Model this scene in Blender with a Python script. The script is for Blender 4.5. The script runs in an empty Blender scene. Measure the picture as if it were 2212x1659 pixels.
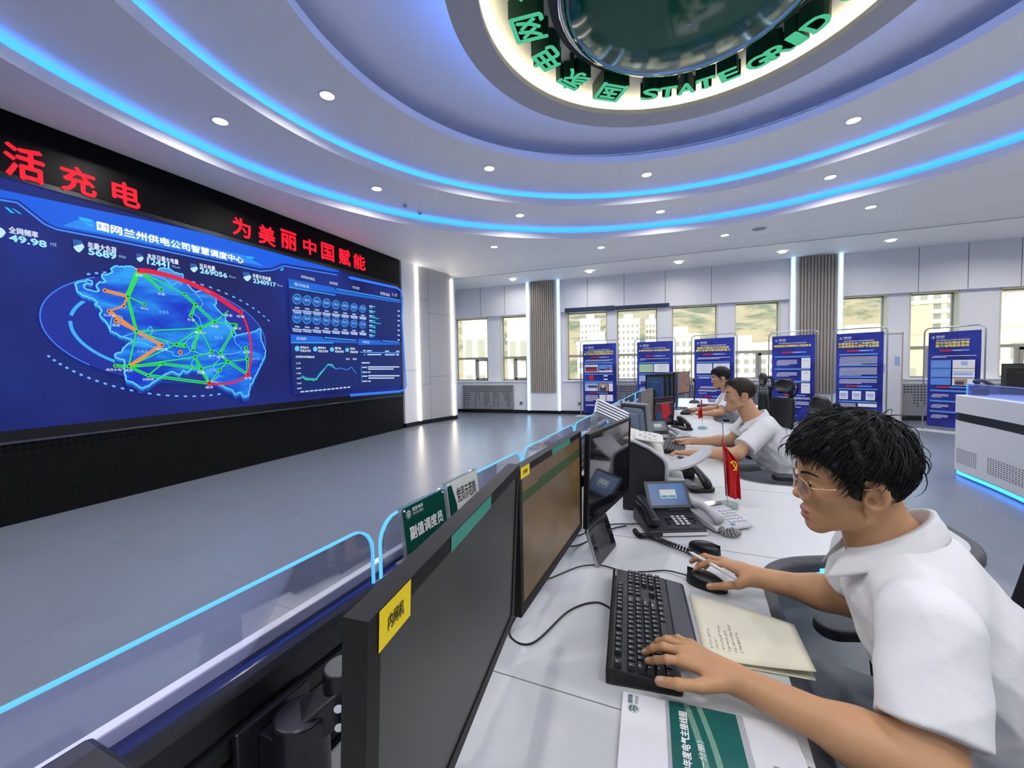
# Dispatch control room: LED video wall, ringed ceiling, long white console desk and three operators.
import bpy, bmesh, math, random
import numpy as np
from mathutils import Matrix, Vector
C = bpy.context.scene.collection
scene = bpy.context.scene
rnd = random.Random(7)

# ------------------------------------------------------------------ camera
FPX = 909.7                      # focal length in pixels of the 2212 px frame
PIT, ROL, YAW = -0.0435, -0.018, math.radians(18.0)
CAMZ = 1.40
def cam_to_world(x, y, z):       # x right, y forward, z up in the camera
    c, s = math.cos(ROL), math.sin(ROL); x, z = c*x - s*z, s*x + c*z
    c, s = math.cos(PIT), math.sin(PIT); y, z = c*y - s*z, s*y + c*z
    c, s = math.cos(YAW), math.sin(YAW); x, y = x*c - y*s, x*s + y*c
    return Vector((x, y, z))
cd = bpy.data.cameras.new('camera'); cam = bpy.data.objects.new('camera', cd); C.objects.link(cam)
cd.sensor_fit = 'HORIZONTAL'; cd.sensor_width = 36.0; cd.lens = 36.0*FPX/2212.0
cd.clip_start = 0.02; cd.clip_end = 6000
_r, _f, _u = cam_to_world(1, 0, 0), cam_to_world(0, 1, 0), cam_to_world(0, 0, 1)
cam.matrix_world = Matrix(((_r.x, _u.x, -_f.x, 0), (_r.y, _u.y, -_f.y, 0), (_r.z, _u.z, -_f.z, CAMZ), (0, 0, 0, 1)))
scene.camera = cam
def ray(px, py):                 # direction seen at a point of the 2212x1659 frame (to measure the room with)
    return cam_to_world((px - 1106.0)/FPX, 1.0, -(py - 829.5)/FPX)
ORG = Vector((0, 0, CAMZ))
def at_z(px, py, z):
    d = ray(px, py); return ORG + d*((z - CAMZ)/d.z)
def on_plane(px, py, p0, n):
    d = ray(px, py); n = Vector(n); return ORG + d*((Vector(p0) - ORG).dot(n)/d.dot(n))

# ------------------------------------------------------------------ view, world, sun
scene.view_settings.view_transform = 'Standard'; scene.view_settings.look = 'None'
scene.view_settings.gamma = 1.0; scene.view_settings.use_curve_mapping = False
scene.view_settings.exposure = 1.35
EMK = 2.0**-1.35                  # keeps the look of lit screens independent of the exposure
W = bpy.data.worlds.new('sky'); scene.world = W; W.use_nodes = True
_nt = W.node_tree; _bg = _nt.nodes['Background']
_sky = _nt.nodes.new('ShaderNodeTexSky'); _sky.sky_type = 'HOSEK_WILKIE'
_sky.sun_direction = (0.25, -0.62, 0.74); _sky.turbidity = 3.5
_nt.links.new(_sky.outputs['Color'], _bg.inputs['Color']); _bg.inputs['Strength'].default_value = 9.0
sd = bpy.data.lights.new('sun', 'SUN'); sd.energy = 1.6; sd.angle = 0.01; sd.color = (1.0, 0.95, 0.86)
sun = bpy.data.objects.new('sun', sd); C.objects.link(sun)
sun.rotation_euler = Vector((-0.25, 0.62, -0.74)).to_track_quat('-Z', 'Y').to_euler()
DOWN_W, COVE, DOWN_VISIBLE = 8.2, 2.8, 14.0          # lamp power, blue cove strength, look of the lamp glass

# ------------------------------------------------------------------ materials
def lin(h):
    if isinstance(h, str):
        h = h.lstrip('#'); c = [int(h[i:i+2], 16)/255 for i in (0, 2, 4)]
        return tuple(x/12.92 if x <= 0.04045 else ((x+0.055)/1.055)**2.4 for x in c)
    return tuple(h)
MATS = {}
def mat(name, col='#808080', rough=0.5, metal=0.0, vary=0.04, scale=12.0, bump=0.0, bscale=60.0, emit=None, estr=1.0,
        trans=0.0, ior=1.45, spec=None, coat=0.0, sss=0.0):
    if name in MATS: return MATS[name]
    m = bpy.data.materials.new(name); m.use_nodes = True; nt = m.node_tree; b = nt.nodes['Principled BSDF']
    c = lin(col); tc = nt.nodes.new('ShaderNodeTexCoord')
    nz = nt.nodes.new('ShaderNodeTexNoise'); nz.inputs['Scale'].default_value = scale; nz.inputs['Detail'].default_value = 3
    nt.links.new(tc.outputs['Object'], nz.inputs['Vector'])
    mx = nt.nodes.new('ShaderNodeMix'); mx.data_type = 'RGBA'
    mx.inputs['A'].default_value = (*[max(0, x*(1-vary)) for x in c], 1); mx.inputs['B'].default_value = (*[min(1, x*(1+vary)) for x in c], 1)
    nt.links.new(nz.outputs['Fac'], mx.inputs['Factor'])
    if emit is None: nt.links.new(mx.outputs['Result'], b.inputs['Base Color'])
    b.inputs['Roughness'].default_value = rough; b.inputs['Metallic'].default_value = metal; b.inputs['IOR'].default_value = ior
    if spec is not None: b.inputs['Specular IOR Level'].default_value = spec
    if trans: b.inputs['Transmission Weight'].default_value = trans
    if coat: b.inputs['Coat Weight'].default_value = coat; b.inputs['Coat Roughness'].default_value = 0.1
    if sss: b.inputs['Subsurface Weight'].default_value = sss; b.inputs['Subsurface Radius'].default_value = (0.012, 0.005, 0.003); b.inputs['Subsurface Scale'].default_value = 0.5
    if emit is not None:
        e = lin(emit); b.inputs['Base Color'].default_value = (0.01, 0.01, 0.012, 1)
        mx.inputs['A'].default_value = (*[x*(1-vary) for x in e], 1); mx.inputs['B'].default_value = (*[x*(1+vary) for x in e], 1)
        nt.links.new(mx.outputs['Result'], b.inputs['Emission Color']); b.inputs['Emission Strength'].default_value = estr*EMK
        if spec is None: b.inputs['Specular IOR Level'].default_value = 0.12
    if bump:
        n2 = nt.nodes.new('ShaderNodeTexNoise'); n2.inputs['Scale'].default_value = bscale; n2.inputs['Detail'].default_value = 4
        nt.links.new(tc.outputs['Object'], n2.inputs['Vector'])
        bp = nt.nodes.new('ShaderNodeBump'); bp.inputs['Strength'].default_value = bump; bp.inputs['Distance'].default_value = 0.01
        nt.links.new(n2.outputs['Fac'], bp.inputs['Height']); nt.links.new(bp.outputs['Normal'], b.inputs['Normal'])
    MATS[name] = m; return m
def glassy(name, tint='#dfe8ff', refl=0.10, alpha=0.9, rough=0.03, haze=None):   # thin clear sheet
    if name in MATS: return MATS[name]
    m = bpy.data.materials.new(name); m.use_nodes = True; nt = m.node_tree; nt.nodes.clear()
    o = nt.nodes.new('ShaderNodeOutputMaterial'); t = nt.nodes.new('ShaderNodeBsdfTransparent'); g = nt.nodes.new('ShaderNodeBsdfGlossy')
    d = nt.nodes.new('ShaderNodeBsdfDiffuse'); d.inputs['Color'].default_value = (*lin(haze or tint), 1)
    t.inputs['Color'].default_value = (*lin(tint), 1); g.inputs['Roughness'].default_value = rough
    f = nt.nodes.new('ShaderNodeFresnel'); f.inputs['IOR'].default_value = 1.45
    mth = nt.nodes.new('ShaderNodeMath'); mth.operation = 'MULTIPLY_ADD'; mth.inputs[1].default_value = 0.55; mth.inputs[2].default_value = refl
    nt.links.new(f.outputs[0], mth.inputs[0])
    x1 = nt.nodes.new('ShaderNodeMixShader'); x1.inputs[0].default_value = 1-alpha
    nt.links.new(t.outputs[0], x1.inputs[1]); nt.links.new(d.outputs[0], x1.inputs[2])
    x2 = nt.nodes.new('ShaderNodeMixShader'); nt.links.new(mth.outputs[0], x2.inputs[0]); nt.links.new(x1.outputs[0], x2.inputs[1]); nt.links.new(g.outputs[0], x2.inputs[2])
    nt.links.new(x2.outputs[0], o.inputs['Surface']); MATS[name] = m; return m
def glow(name, col, s=1.0): return mat(name, emit=col, estr=s, vary=0.0)

# ------------------------------------------------------------------ mesh builder
def frame(o, x, y):              # matrix whose axes are x, y and x*y at o
    x = Vector(x).normalized(); y = Vector(y); z = x.cross(y).normalized(); y = z.cross(x)
    return Matrix(((x.x, y.x, z.x, o[0]), (x.y, y.y, z.y, o[1]), (x.z, y.z, z.z, o[2]), (0, 0, 0, 1)))
ID = Matrix.Identity(4)
_texts = {}
def text_geo(s):
    k = s
    if k not in _texts:
        c = bpy.data.curves.new('t', 'FONT'); c.body = s; c.resolution_u = 3; c.align_x = 'LEFT'
        o = bpy.data.objects.new('t', c); C.objects.link(o)
        dg = bpy.context.evaluated_depsgraph_get(); me = bpy.data.meshes.new_from_object(o.evaluated_get(dg), depsgraph=dg)
        v = [tuple(p.co) for p in me.vertices]; f = [tuple(p.vertices) for p in me.polygons]
        bpy.data.objects.remove(o); bpy.data.curves.remove(c); bpy.data.meshes.remove(me); _texts[k] = (v, f)
    return _texts[k]
class MB:
    def __init__(s, m=ID): s.v = []; s.f = []; s.mi = []; s.m = m; s.cur = 0
    def add(s, vs, fs, m=None):
        M = s.m @ m if m is not None else s.m; n = len(s.v)
        s.v += [tuple(M @ Vector(p)) for p in vs]; s.f += [tuple(i + n for i in f) for f in fs]; s.mi += [s.cur]*len(fs); return s
    def box(s, lo, hi, m=None):
        (a, b, c), (d, e, f) = lo, hi
        return s.add([(a,b,c),(d,b,c),(d,e,c),(a,e,c),(a,b,f),(d,b,f),(d,e,f),(a,e,f)], [(3,2,1,0),(4,5,6,7),(0,1,5,4),(1,2,6,5),(2,3,7,6),(3,0,4,7)], m)
    def cbox(s, c, d, m=None): return s.box([c[i]-d[i]/2 for i in range(3)], [c[i]+d[i]/2 for i in range(3)], m)
    def prism(s, pts, z0, z1, m=None):      # outline in xy, pushed from z0 to z1
        n = len(pts); vs = [(*p, z0) for p in pts] + [(*p, z1) for p in pts]
        return s.add(vs, [tuple(range(n-1, -1, -1)), tuple(range(n, 2*n))] + [(i, (i+1) % n, (i+1) % n + n, i + n) for i in range(n)], m)
    def poly(s, pts, m=None): return s.add(pts, [tuple(range(len(pts)))], m)
    def quad2(s, x0, y0, x1, y1, z=0, m=None): return s.poly([(x0,y0,z),(x1,y0,z),(x1,y1,z),(x0,y1,z)], m)
    def cyl(s, p0, p1, r0, r1=None, n=16, m=None, cap=True):
        r1 = r0 if r1 is None else r1; p0 = Vector(p0); p1 = Vector(p1); d = (p1-p0).normalized()
        a = d.orthogonal().normalized(); b = d.cross(a); vs = []
        for p, r in ((p0, r0), (p1, r1)):
            vs += [p + (a*math.cos(2*math.pi*i/n) + b*math.sin(2*math.pi*i/n))*r for i in range(n)]
        fs = [(i, (i+1) % n, (i+1) % n + n, i + n) for i in range(n)]
        if cap: fs += [tuple(range(n-1, -1, -1)), tuple(range(n, 2*n))]
        return s.add(vs, fs, m)
    def tube(s, pts, r, n=8, m=None, closed=False):
        P = [Vector(p) for p in pts]; k = len(P); R = r if hasattr(r, '__len__') else [r]*k; vs = []; a = None
        for i in range(k):
            t = (P[(i+1) % k] - P[i-1]) if closed else (P[min(i+1, k-1)] - P[max(i-1, 0)])
            t = t.normalized() if t.length > 1e-9 else Vector((0, 0, 1))
            a = (a - t*a.dot(t)) if a is not None else t.orthogonal()
            a = a.normalized() if a.length > 1e-6 else t.orthogonal().normalized()
            b = t.cross(a); vs += [P[i] + (a*math.cos(2*math.pi*j/n) + b*math.sin(2*math.pi*j/n))*R[i] for j in range(n)]
        fs = [(i*n+j, i*n+(j+1) % n, ((i+1) % k)*n+(j+1) % n, ((i+1) % k)*n+j) for i in range(k if closed else k-1) for j in range(n)]
        if not closed: fs += [tuple(range(n-1, -1, -1)), tuple(range((k-1)*n, k*n))]
        return s.add(vs, fs, m)
    def lathe(s, prof, n=32, m=None, a0=0.0, a1=2*math.pi, cap=False):   # profile (r, z) about z
        full = abs(a1-a0-2*math.pi) < 1e-6; k = n if full else n+1; vs = []
        for i in range(k):
            a = a0 + (a1-a0)*i/n; vs += [(r*math.cos(a), r*math.sin(a), z) for r, z in prof]
        q = len(prof); fs = [(i*q+j, ((i+1) % k)*q+j, ((i+1) % k)*q+j+1, i*q+j+1) for i in range(n) for j in range(q-1)]
        return s.add(vs, fs, m)
    def grid(s, fn, nu, nv, m=None, cu=False):
        vs = [fn(i/nu, j/nv) for i in range(nu+1) for j in range(nv+1)]; q = nv+1
        return s.add(vs, [(i*q+j, (i+1)*q+j, (i+1)*q+j+1, i*q+j+1) for i in range(nu) for j in range(nv)], m)
    def ball(s, c, r, n=12, m=None, sc=(1,1,1)):
        k = n//2; prof = [(math.sin(math.pi*j/k), -math.cos(math.pi*j/k)) for j in range(k+1)]
        M = Matrix.Translation(c) @ Matrix.Diagonal((r*sc[0], r*sc[1], r*sc[2], 1))
        return s.lathe(prof, n, (m @ M) if m is not None else M)
    def text(s, t, m, h, w=None, bold=0.0, depth=0.0, cx=False, cy=False):   # glyphs in a frame: height h, width fitted to w
        v, f = text_geo(t)
        if not v: return s
        if bold:
            k = bold*h/0.75; q = (1, 0), (-1, 0), (0, 1), (0, -1), (0, 0)
            for i, (dx, dy) in enumerate(q): s.text(t, m @ Matrix.Translation((dx*k, dy*k, 1e-5*i)), h, w, 0.0, depth, cx, cy)
            return s
        a = np.array(v); lo, hi = a.min(0), a.max(0); sc = h/max(1e-6, hi[1]-lo[1]); sx = sc if w is None else w/max(1e-6, hi[0]-lo[0])
        a = (a - lo)*[sx, sc, 1]
        if cx: a[:, 0] -= a[:, 0].max()/2
        if cy: a[:, 1] -= h/2
        n = len(a)
        if not depth: return s.add(a, f, m)
        vs = np.concatenate([a, a + [0, 0, depth]]); ed = {}
        for q in f:
            for i in range(len(q)):
                e = (q[i], q[(i+1) % len(q)])
                if (e[1], e[0]) in ed: ed.pop((e[1], e[0]))
                else: ed[e] = 1
        fs = [tuple(i + n for i in q) for q in f] + [tuple(reversed(q)) for q in f] + [(a_, b_, b_+n, a_+n) for a_, b_ in ed]
        return s.add(vs, fs, m)
    def build(s, name, mats, parent=None, smooth=False, bev=0.0, solid=0.0, loc=None, flat_angle=40):
        me = bpy.data.meshes.new(name); v = s.v
        if loc is not None: v = [(p[0]-loc[0], p[1]-loc[1], p[2]-loc[2]) for p in v]
        me.from_pydata(v, [], s.f)
        for m in (mats if isinstance(mats, (list, tuple)) else [mats]): me.materials.append(m)
        if any(s.mi): me.polygons.foreach_set('material_index', s.mi)
        me.update()
        if smooth: me.shade_smooth(); me.set_sharp_from_angle(angle=math.radians(flat_angle))
        o = bpy.data.objects.new(name, me); C.objects.link(o)
        if loc is not None: o.location = loc
        if solid: q = o.modifiers.new('thick', 'SOLIDIFY'); q.thickness = solid; q.offset = 0
        if bev:
            q = o.modifiers.new('bevel', 'BEVEL'); q.width = bev; q.segments = 2; q.limit_method = 'ANGLE'; q.angle_limit = math.radians(35); q.harden_normals = False
        if parent is not None:
            o.parent = parent; o.matrix_parent_inverse = parent.matrix_basis.inverted()
        return o
def tag(o, label, cat, group=None, kind=None):
    o['label'] = label; o['category'] = cat
    if group: o['group'] = group
    if kind: o['kind'] = kind
    return o
def thing(name, label, cat, loc=(0, 0, 0), rz=0.0, group=None, m=None):
    o = bpy.data.objects.new(name, None); C.objects.link(o); o.empty_display_size = 0.1
    if m is not None: o.matrix_basis = m
    else: o.location = loc; o.rotation_euler = (0, 0, rz)
    return tag(o, label, cat, group)
def struct(o): o['kind'] = 'structure'; return o
def part(o, parent):             # a mesh built in its thing's own coordinates
    o.parent = parent; return o
def dup(root, m=None, label=None, loc=None, rz=None):
    r = root.copy(); C.objects.link(r)
    if m is not None: r.matrix_basis = m
    if loc is not None: r.location = loc
    if rz is not None: r.rotation_euler = (0, 0, rz)
    if label: r['label'] = label
    for ch in list(root.children):
        c = ch.copy(); C.objects.link(c); c.parent = r
        for g in list(ch.children):
            d = g.copy(); C.objects.link(d); d.parent = c
    return r
def bez(p, n=24):                # smooth curve through points (Catmull-Rom)
    P = [Vector(q) for q in p]; P = [P[0]*2-P[1]] + P + [P[-1]*2-P[-2]]; out = []
    k = len(P)-3
    for i in range(k):
        a, b, c, d = P[i:i+4]; m = max(2, n//k)
        for j in range(m + (i == k-1)):
            t = j/m; out.append(0.5*((2*b) + (c-a)*t + (2*a-5*b+4*c-d)*t*t + (3*b-a-3*c+d)*t**3))
    return out
def rrect(w, h, r, n=5, cx=0, cy=0):
    out = []
    for sx, sy, a in ((1, 1, 0), (-1, 1, 90), (-1, -1, 180), (1, -1, 270)):
        for i in range(n+1):
            t = math.radians(a + 90*i/n); out.append((cx + sx*(w/2-r) + r*math.cos(t), cy + sy*(h/2-r) + r*math.sin(t)))
    return out

WHITE = mat('white_paint', '#e6e8ec', 0.55, vary=0.015)
BLACKP = mat('black_plastic', '#141416', 0.42, vary=0.10, bump=0.05, bscale=400)
DARKG = mat('dark_grey_plastic', '#2a2d33', 0.45, vary=0.06)
SILVER = mat('silver_metal', '#b4b8be', 0.32, 0.9)
CHROME = mat('chrome', '#d0d2d6', 0.12, 1.0)
STEEL = mat('grey_steel', '#8d9196', 0.4, 0.7)
BLUE_LED = glow('blue_led', '#55c0ff', 2.2)
WHITE_LED = glow('white_led', '#fff0dc', 12.0)
# ------------------------------------------------------------------ room shell
CX, CY = 0.286, 3.342                      # centre of the ceiling rings
SEAM = mat('panel_seam', '#6f747c', 0.8)
PANEL = mat('wall_panel', '#e6e8ee', 0.5, vary=0.012)
GREYP = mat('grey_wall_panel', '#b0b0b4', 0.5, vary=0.02)
CEIL = mat('ceiling_paint', '#f8f8fb', 0.6, vary=0.01)
SKIRT = mat('skirting', '#101216', 0.35)
def floor_mat():
    m = mat('floor_vinyl', '#737a87', 0.30, vary=0.10, scale=3.0); nt = m.node_tree; b = nt.nodes['Principled BSDF']
    src = b.inputs['Base Color'].links[0].from_socket
    tc = nt.nodes['Texture Coordinate']; mp = nt.nodes.new('ShaderNodeMapping'); mp.inputs['Rotation'].default_value = (0, 0, math.radians(5.7))
    br = nt.nodes.new('ShaderNodeTexBrick'); br.offset = 0.5; br.inputs['Scale'].default_value = 1.0
    br.inputs['Brick Width'].default_value = 3.6; br.inputs['Row Height'].default_value = 1.8; br.inputs['Mortar Size'].default_value = 0.012; br.inputs['Mortar Smooth'].default_value = 1.0
    br.inputs['Color1'].default_value = (1, 1, 1, 1); br.inputs['Color2'].default_value = (0.98, 0.98, 0.98, 1); br.inputs['Mortar'].default_value = (0.86, 0.86, 0.87, 1)
    nt.links.new(tc.outputs['Object'], mp.inputs['Vector']); nt.links.new(mp.outputs[0], br.inputs['Vector'])
    st = nt.nodes.new('ShaderNodeTexNoise'); st.inputs['Scale'].default_value = 5.0; st.inputs['Detail'].default_value = 5
    mp2 = nt.nodes.new('ShaderNodeMapping'); mp2.inputs['Scale'].default_value = (7, 0.35, 1); nt.links.new(tc.outputs['Object'], mp2.inputs['Vector']); nt.links.new(mp2.outputs[0], st.inputs['Vector'])
    rg = nt.nodes.new('ShaderNodeMapRange'); rg.inputs['To Min'].default_value = 0.86; rg.inputs['To Max'].default_value = 1.12; nt.links.new(st.outputs['Fac'], rg.inputs['Value'])
    m1 = nt.nodes.new('ShaderNodeMix'); m1.data_type = 'RGBA'; m1.blend_type = 'MULTIPLY'; m1.inputs['Factor'].default_value = 1
    nt.links.new(src, m1.inputs['A']); nt.links.new(br.outputs['Color'], m1.inputs['B'])
    m2 = nt.nodes.new('ShaderNodeMix'); m2.data_type = 'RGBA'; m2.blend_type = 'MULTIPLY'; m2.inputs['Factor'].default_value = 1
    nt.links.new(m1.outputs['Result'], m2.inputs['A']); nt.links.new(rg.outputs[0], m2.inputs['B'])
    nt.links.new(m2.outputs['Result'], b.inputs['Base Color'])
    r2 = nt.nodes.new('ShaderNodeMapRange'); r2.inputs['To Min'].default_value = 0.24; r2.inputs['To Max'].default_value = 0.36
    nt.links.new(st.outputs['Fac'], r2.inputs['Value']); nt.links.new(r2.outputs[0], b.inputs['Roughness'])
    return m
XL, XR, YB, YW = -6.4, 10.2, -4.2, 11.8
struct(MB().box((XL-0.3, YB-0.3, -0.2), (XR+0.3, YW+0.5, 0)).build('floor', floor_mat()))

# ceiling: stepped rings around (CX, CY)
ZA, ZB, ZC, ZT = 3.84, 4.05, 4.24, 4.52
RA, RB, RC, RD, RE = 5.2, 4.09, 3.0, 1.74, 1.50
def beam_y(x): return 10.04 - 0.097*(x + 5.0)
def rect_hit(a):
    dx, dy = math.cos(a), math.sin(a); t = 1e9
    for e, d in ((XL, dx), (XR, dx)):
        k = (e-CX)/d if abs(d) > 1e-9 else -1
        if k > 0: t = min(t, k)
    k = (YB-CY)/dy if abs(dy) > 1e-9 else -1
    if k > 0: t = min(t, k)
    den = dy + 0.097*dx                      # slanted beam line
    k = (10.04 - 0.097*(CX+5.0) - CY)/den if abs(den) > 1e-9 else -1
    if k > 0: t = min(t, k)
    return CX + dx*t, CY + dy*t
b = MB(); N = 360
ins = [(CX + RA*math.cos(2*math.pi*i/N), CY + RA*math.sin(2*math.pi*i/N), ZA) for i in range(N)]
outs = [(*rect_hit(2*math.pi*i/N), ZA) for i in range(N)]
b.add(ins + outs, [(i, i+N, (i+1) % N + N, (i+1) % N) for i in range(N)])
for r0, z0, z1, rb, zz in ((RA, ZA, 3.957, 5.46, ZB), (RB, ZB, 4.17, 4.36, ZC), (RC, ZC, 4.33, 3.35, ZT)):
    b.lathe([(r0, z0), (r0, z1), (r0+0.02, z1), (r0+0.02, z0+0.02), (rb, z0+0.02), (rb, zz)], 256, Matrix.Translation((CX, CY, 0)))
b.lathe([(5.46, ZB), (RB, ZB)], 256, Matrix.Translation((CX, CY, 0)))
b.lathe([(4.36, ZC), (RC, ZC)], 256, Matrix.Translation((CX, CY, 0)))
b.lathe([(3.35, ZT), (0.02, ZT)], 128, Matrix.Translation((CX, CY, 0)))
struct(b.build('ceiling', CEIL, smooth=True, flat_angle=30))
# sloped fascia and the lower soffit along the windows
def low_y(x): return 10.375 - 0.0785*(x + 5.0)
def wz(x): return 3.76 + 0.0115*(x + 3.4)
b = MB(); xs = [XL, XR]
b.poly([(XL, beam_y(XL), ZA), (XR, beam_y(XR), ZA), (XR, low_y(XR), 3.745), (XL, low_y(XL), 3.745)])
struct(b.build('trim_1', CEIL))
b = MB(); b.poly([(XL, low_y(XL), 3.745), (XR, low_y(XR), 3.745), (XR, YW+0.4, wz(XR)), (XL, YW+0.4, wz(XL))])
b.cur = 1; b.poly([(XL, low_y(XL)+0.03, 3.743), (XR, low_y(XR)+0.03, 3.743), (XR, low_y(XR)-0.0, 3.743), (XL, low_y(XL)-0.0, 3.743)])
struct(b.build('trim_2', [CEIL, SEAM]))
# blue strips lying behind the ring lips
for n, r, z in ((3, RA+0.06, 3.905), (4, RB+0.06, 4.115)):
    q = MB().lathe([(r, z), (r+0.05, z)], 200, Matrix.Translation((CX, CY, 0))).build('trim_%d' % n, glow('cove_blue', '#207cff', COVE*3.4)); struct(q)

# outer walls that close the room (mostly out of frame)
struct(MB().box((XL-0.3, YB-0.3, 0), (XL, YW+0.5, 4.7)).build('wall_far_left', PANEL))
struct(MB().box((XR, YB-0.3, 0), (XR+0.3, YW+0.5, 4.7)).build('wall_right', PANEL))
struct(MB().box((XL-0.3, YB-0.3, 0), (XR+0.3, YB, 4.7)).build('wall_behind', PANEL))

# window wall
WIN = [(-5.72, -4.60), (-4.20, -3.36), (-2.22, -1.08), (-0.84, 0.24), (0.58, 1.69), (2.07, 3.08), (4.28, 5.22), (5.62, 6.50), (7.18, 8.06), (8.5, 9.4)]
SILL, HEAD, MUL = 0.95, 2.88, 1.64
b = MB(); y0, y1 = YW, YW+0.36
b.box((XL-0.3, y0, 0), (XR+0.3, y1, SILL)); 
b.box((XL-0.3, y0, HEAD), (XR+0.3, y1, 4.7))
e = [XL-0.3] + [q for w in WIN for q in w] + [XR+0.3]
for i in range(0, len(e), 2): b.box((e[i], y0+0.10, SILL), (e[i+1], y1, HEAD))
b.cur = 1                                    # panel joints of the white cladding
for x in (-4.78, -4.02, -1.60, -0.62, 0.42, 1.52, 5.72, 6.58, 7.45, 8.4): b.box((x-0.006, y0-0.002, HEAD), (x+0.006, y0+0.01, wz(x)))
for x in (-4.0, 0.2, 3.0, 5.3): b.box((x-0.005, y0-0.002, 0.12), (x+0.005, y0+0.01, SILL))
b.cur = 0
struct(b.build('wall_back', [PANEL, SEAM]))
b = MB()
for x0, x1 in ((XL, -3.38), (-2.30, 3.22), (4.30, XR)): b.box((x0, y0-0.05, SILL-0.035), (x1, y0+0.1, SILL+0.005))
struct(b.build('trim_5', PANEL, bev=0.006))
b = MB(); b.box((XL, y0-0.015, 0), (XR, y0, 0.10)); struct(b.build('baseboard_back', SKIRT))
FRAME_M = mat('window_frame', '#a9a69c', 0.45); CREAM = mat('window_reveal', '#dcd8c2', 0.5)
PANE = glassy('window_glass', '#fffaf0', 0.0, 0.985)
for i, (a, c) in enumerate(WIN):
    t = thing('window_%d' % (i+1), 'aluminium framed window', 'window', (0, 0, 0)); del t['label'], t['category']; struct(t)
    b = MB(); yy = y1-0.10
    for lo, hi in (((a, yy, SILL), (a+0.045, yy+0.06, HEAD)), ((c-0.045, yy, SILL), (c, yy+0.06, HEAD)), ((a, yy, SILL), (c, yy+0.06, SILL+0.045)), ((a, yy, HEAD-0.05), (c, yy+0.06, HEAD)), ((a, yy-0.01, MUL-0.035), (c, yy+0.06, MUL+0.035)), ((c-0.50, yy-0.005, SILL), (c-0.44, yy+0.06, MUL))):
        b.box(lo, hi)
    b.build('frame', FRAME_M, t)
    b = MB(); s0, s1 = c-0.44, c-0.045
    for lo, hi in (((s0, yy-0.03, SILL+0.03), (s0+0.06, yy+0.02, MUL-0.035)), ((s1-0.06, yy-0.03, SILL+0.03), (s1, yy+0.02, MUL-0.035)), ((s0, yy-0.03, SILL+0.03), (s1, yy+0.02, SILL+0.09)), ((s0, yy-0.03, MUL-0.09), (s1, yy+0.02, MUL-0.035))): b.box(lo, hi)
    cs = b.build('casement', FRAME_M, t)
    MB().box(((s0+s1)/2-0.01, yy-0.06, SILL+0.045), ((s0+s1)/2+0.05, yy-0.03, SILL+0.07)).build('handle', STEEL, cs)
    b = MB(); b.box((a+0.04, yy+0.028, SILL+0.03), (c-0.04, yy+0.032, HEAD-0.04)); b.build('pane', PANE, t)
    b = MB()                                                     # cream lining of the opening
    b.box((a-0.001, y0+0.09, SILL), (a+0.022, yy, HEAD)); b.box((c-0.022, y0+0.09, SILL), (c+0.001, yy, HEAD)); b.box((a, y0+0.09, HEAD-0.02), (c, yy, HEAD+0.001))
    b.build('lining', CREAM, t)

# slatted columns with light strips at both sides
SLAT = mat('taupe_slats', '#a39c93', 0.55, vary=0.05)
for n, (xa, xb) in enumerate(((-3.30, -2.40), (3.28, 4.24))):
    b = MB(); b.box((xa-0.05, YW-0.09, 0.1), (xb+0.05, YW+0.1, wz(xa)+0.02)); struct(b.build('trim_%d' % (6+2*n), PANEL))
    b = MB(); k = 12; w = (xb-xa-0.16)/k
    for i in range(k):
        x = xa+0.08+w*i; b.prism([(x+0.004, YW-0.09), (x+0.012, YW-0.135), (x+w-0.012, YW-0.135), (x+w-0.004, YW-0.09)], 0.62, wz(xa)-0.005)
    b.box((xa+0.07, YW-0.10, 0.62), (xb-0.07, YW-0.085, wz(xa)))
    struct(b.build('trim_%d' % (7+2*n), SLAT))
    for k2, x in enumerate((xa, xb)):
        side = ('left', 'right')[k2]; wh = ('beside the left window pair', 'behind the row of banners')[n]
        q = MB().box((x-0.022, YW-0.112, 0.10), (x+0.022, YW-0.088, wz(x)-0.01)).build('light_strip', glow('strip_blue' if n == 0 else 'strip_pale', '#9ad4ff' if n == 0 else '#b8e4ff', 5.0))
        tag(q, 'vertical blue-white light strip on %s edge of slatted column %s' % (side, wh), 'light strip', 'light strips on the slatted columns')

# wall with the video screen, its end panel and the angled grey panel
S0 = Vector((-5.66, 2.16, 0)); SU = Vector((0.0453, 0.999, 0)).normalized(); SN = Vector((SU.y, -SU.x, 0))
SW = frame(S0, SU, (0, 0, 1))              # u along the wall, v up, w into the room
def sp(px, py):
    p = on_plane(px, py, S0, SN) - S0; return p.dot(SU), p.z
U1 = sp(873, 800)[0]
_w = struct(MB().box((-6.3, 0, -0.4), (U1, 3.86, -0.051)).build('wall_left', mat('black_wall', '#0b0c10', 0.4))); _w.matrix_basis = SW
P1 = Vector((-5.298, 9.032, 0)); P2 = Vector((-4.964, 10.213, 0)); PE = S0 + SU*U1
def wall_seg(p, q, name, m, seams=(), th=0.12, z0=0.1, z1=3.845):
    M = frame(p, q-p, (0, 0, 1)); L = (q-p).length; b = MB(M); b.box((0, z0, -th), (L, z1, 0)); b.cur = 1
    for x0, v0, x1, v1 in seams: b.box((x0*L-0.004, v0-0.004, -0.01), (x1*L+0.004, v1+0.004, 0.0015))
    return struct(b.build(name, [m, SEAM]))
wall_seg(PE, P1, 'wall_left_end', WHITE, ((0, 1.33, 1, 1.33),))
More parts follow.
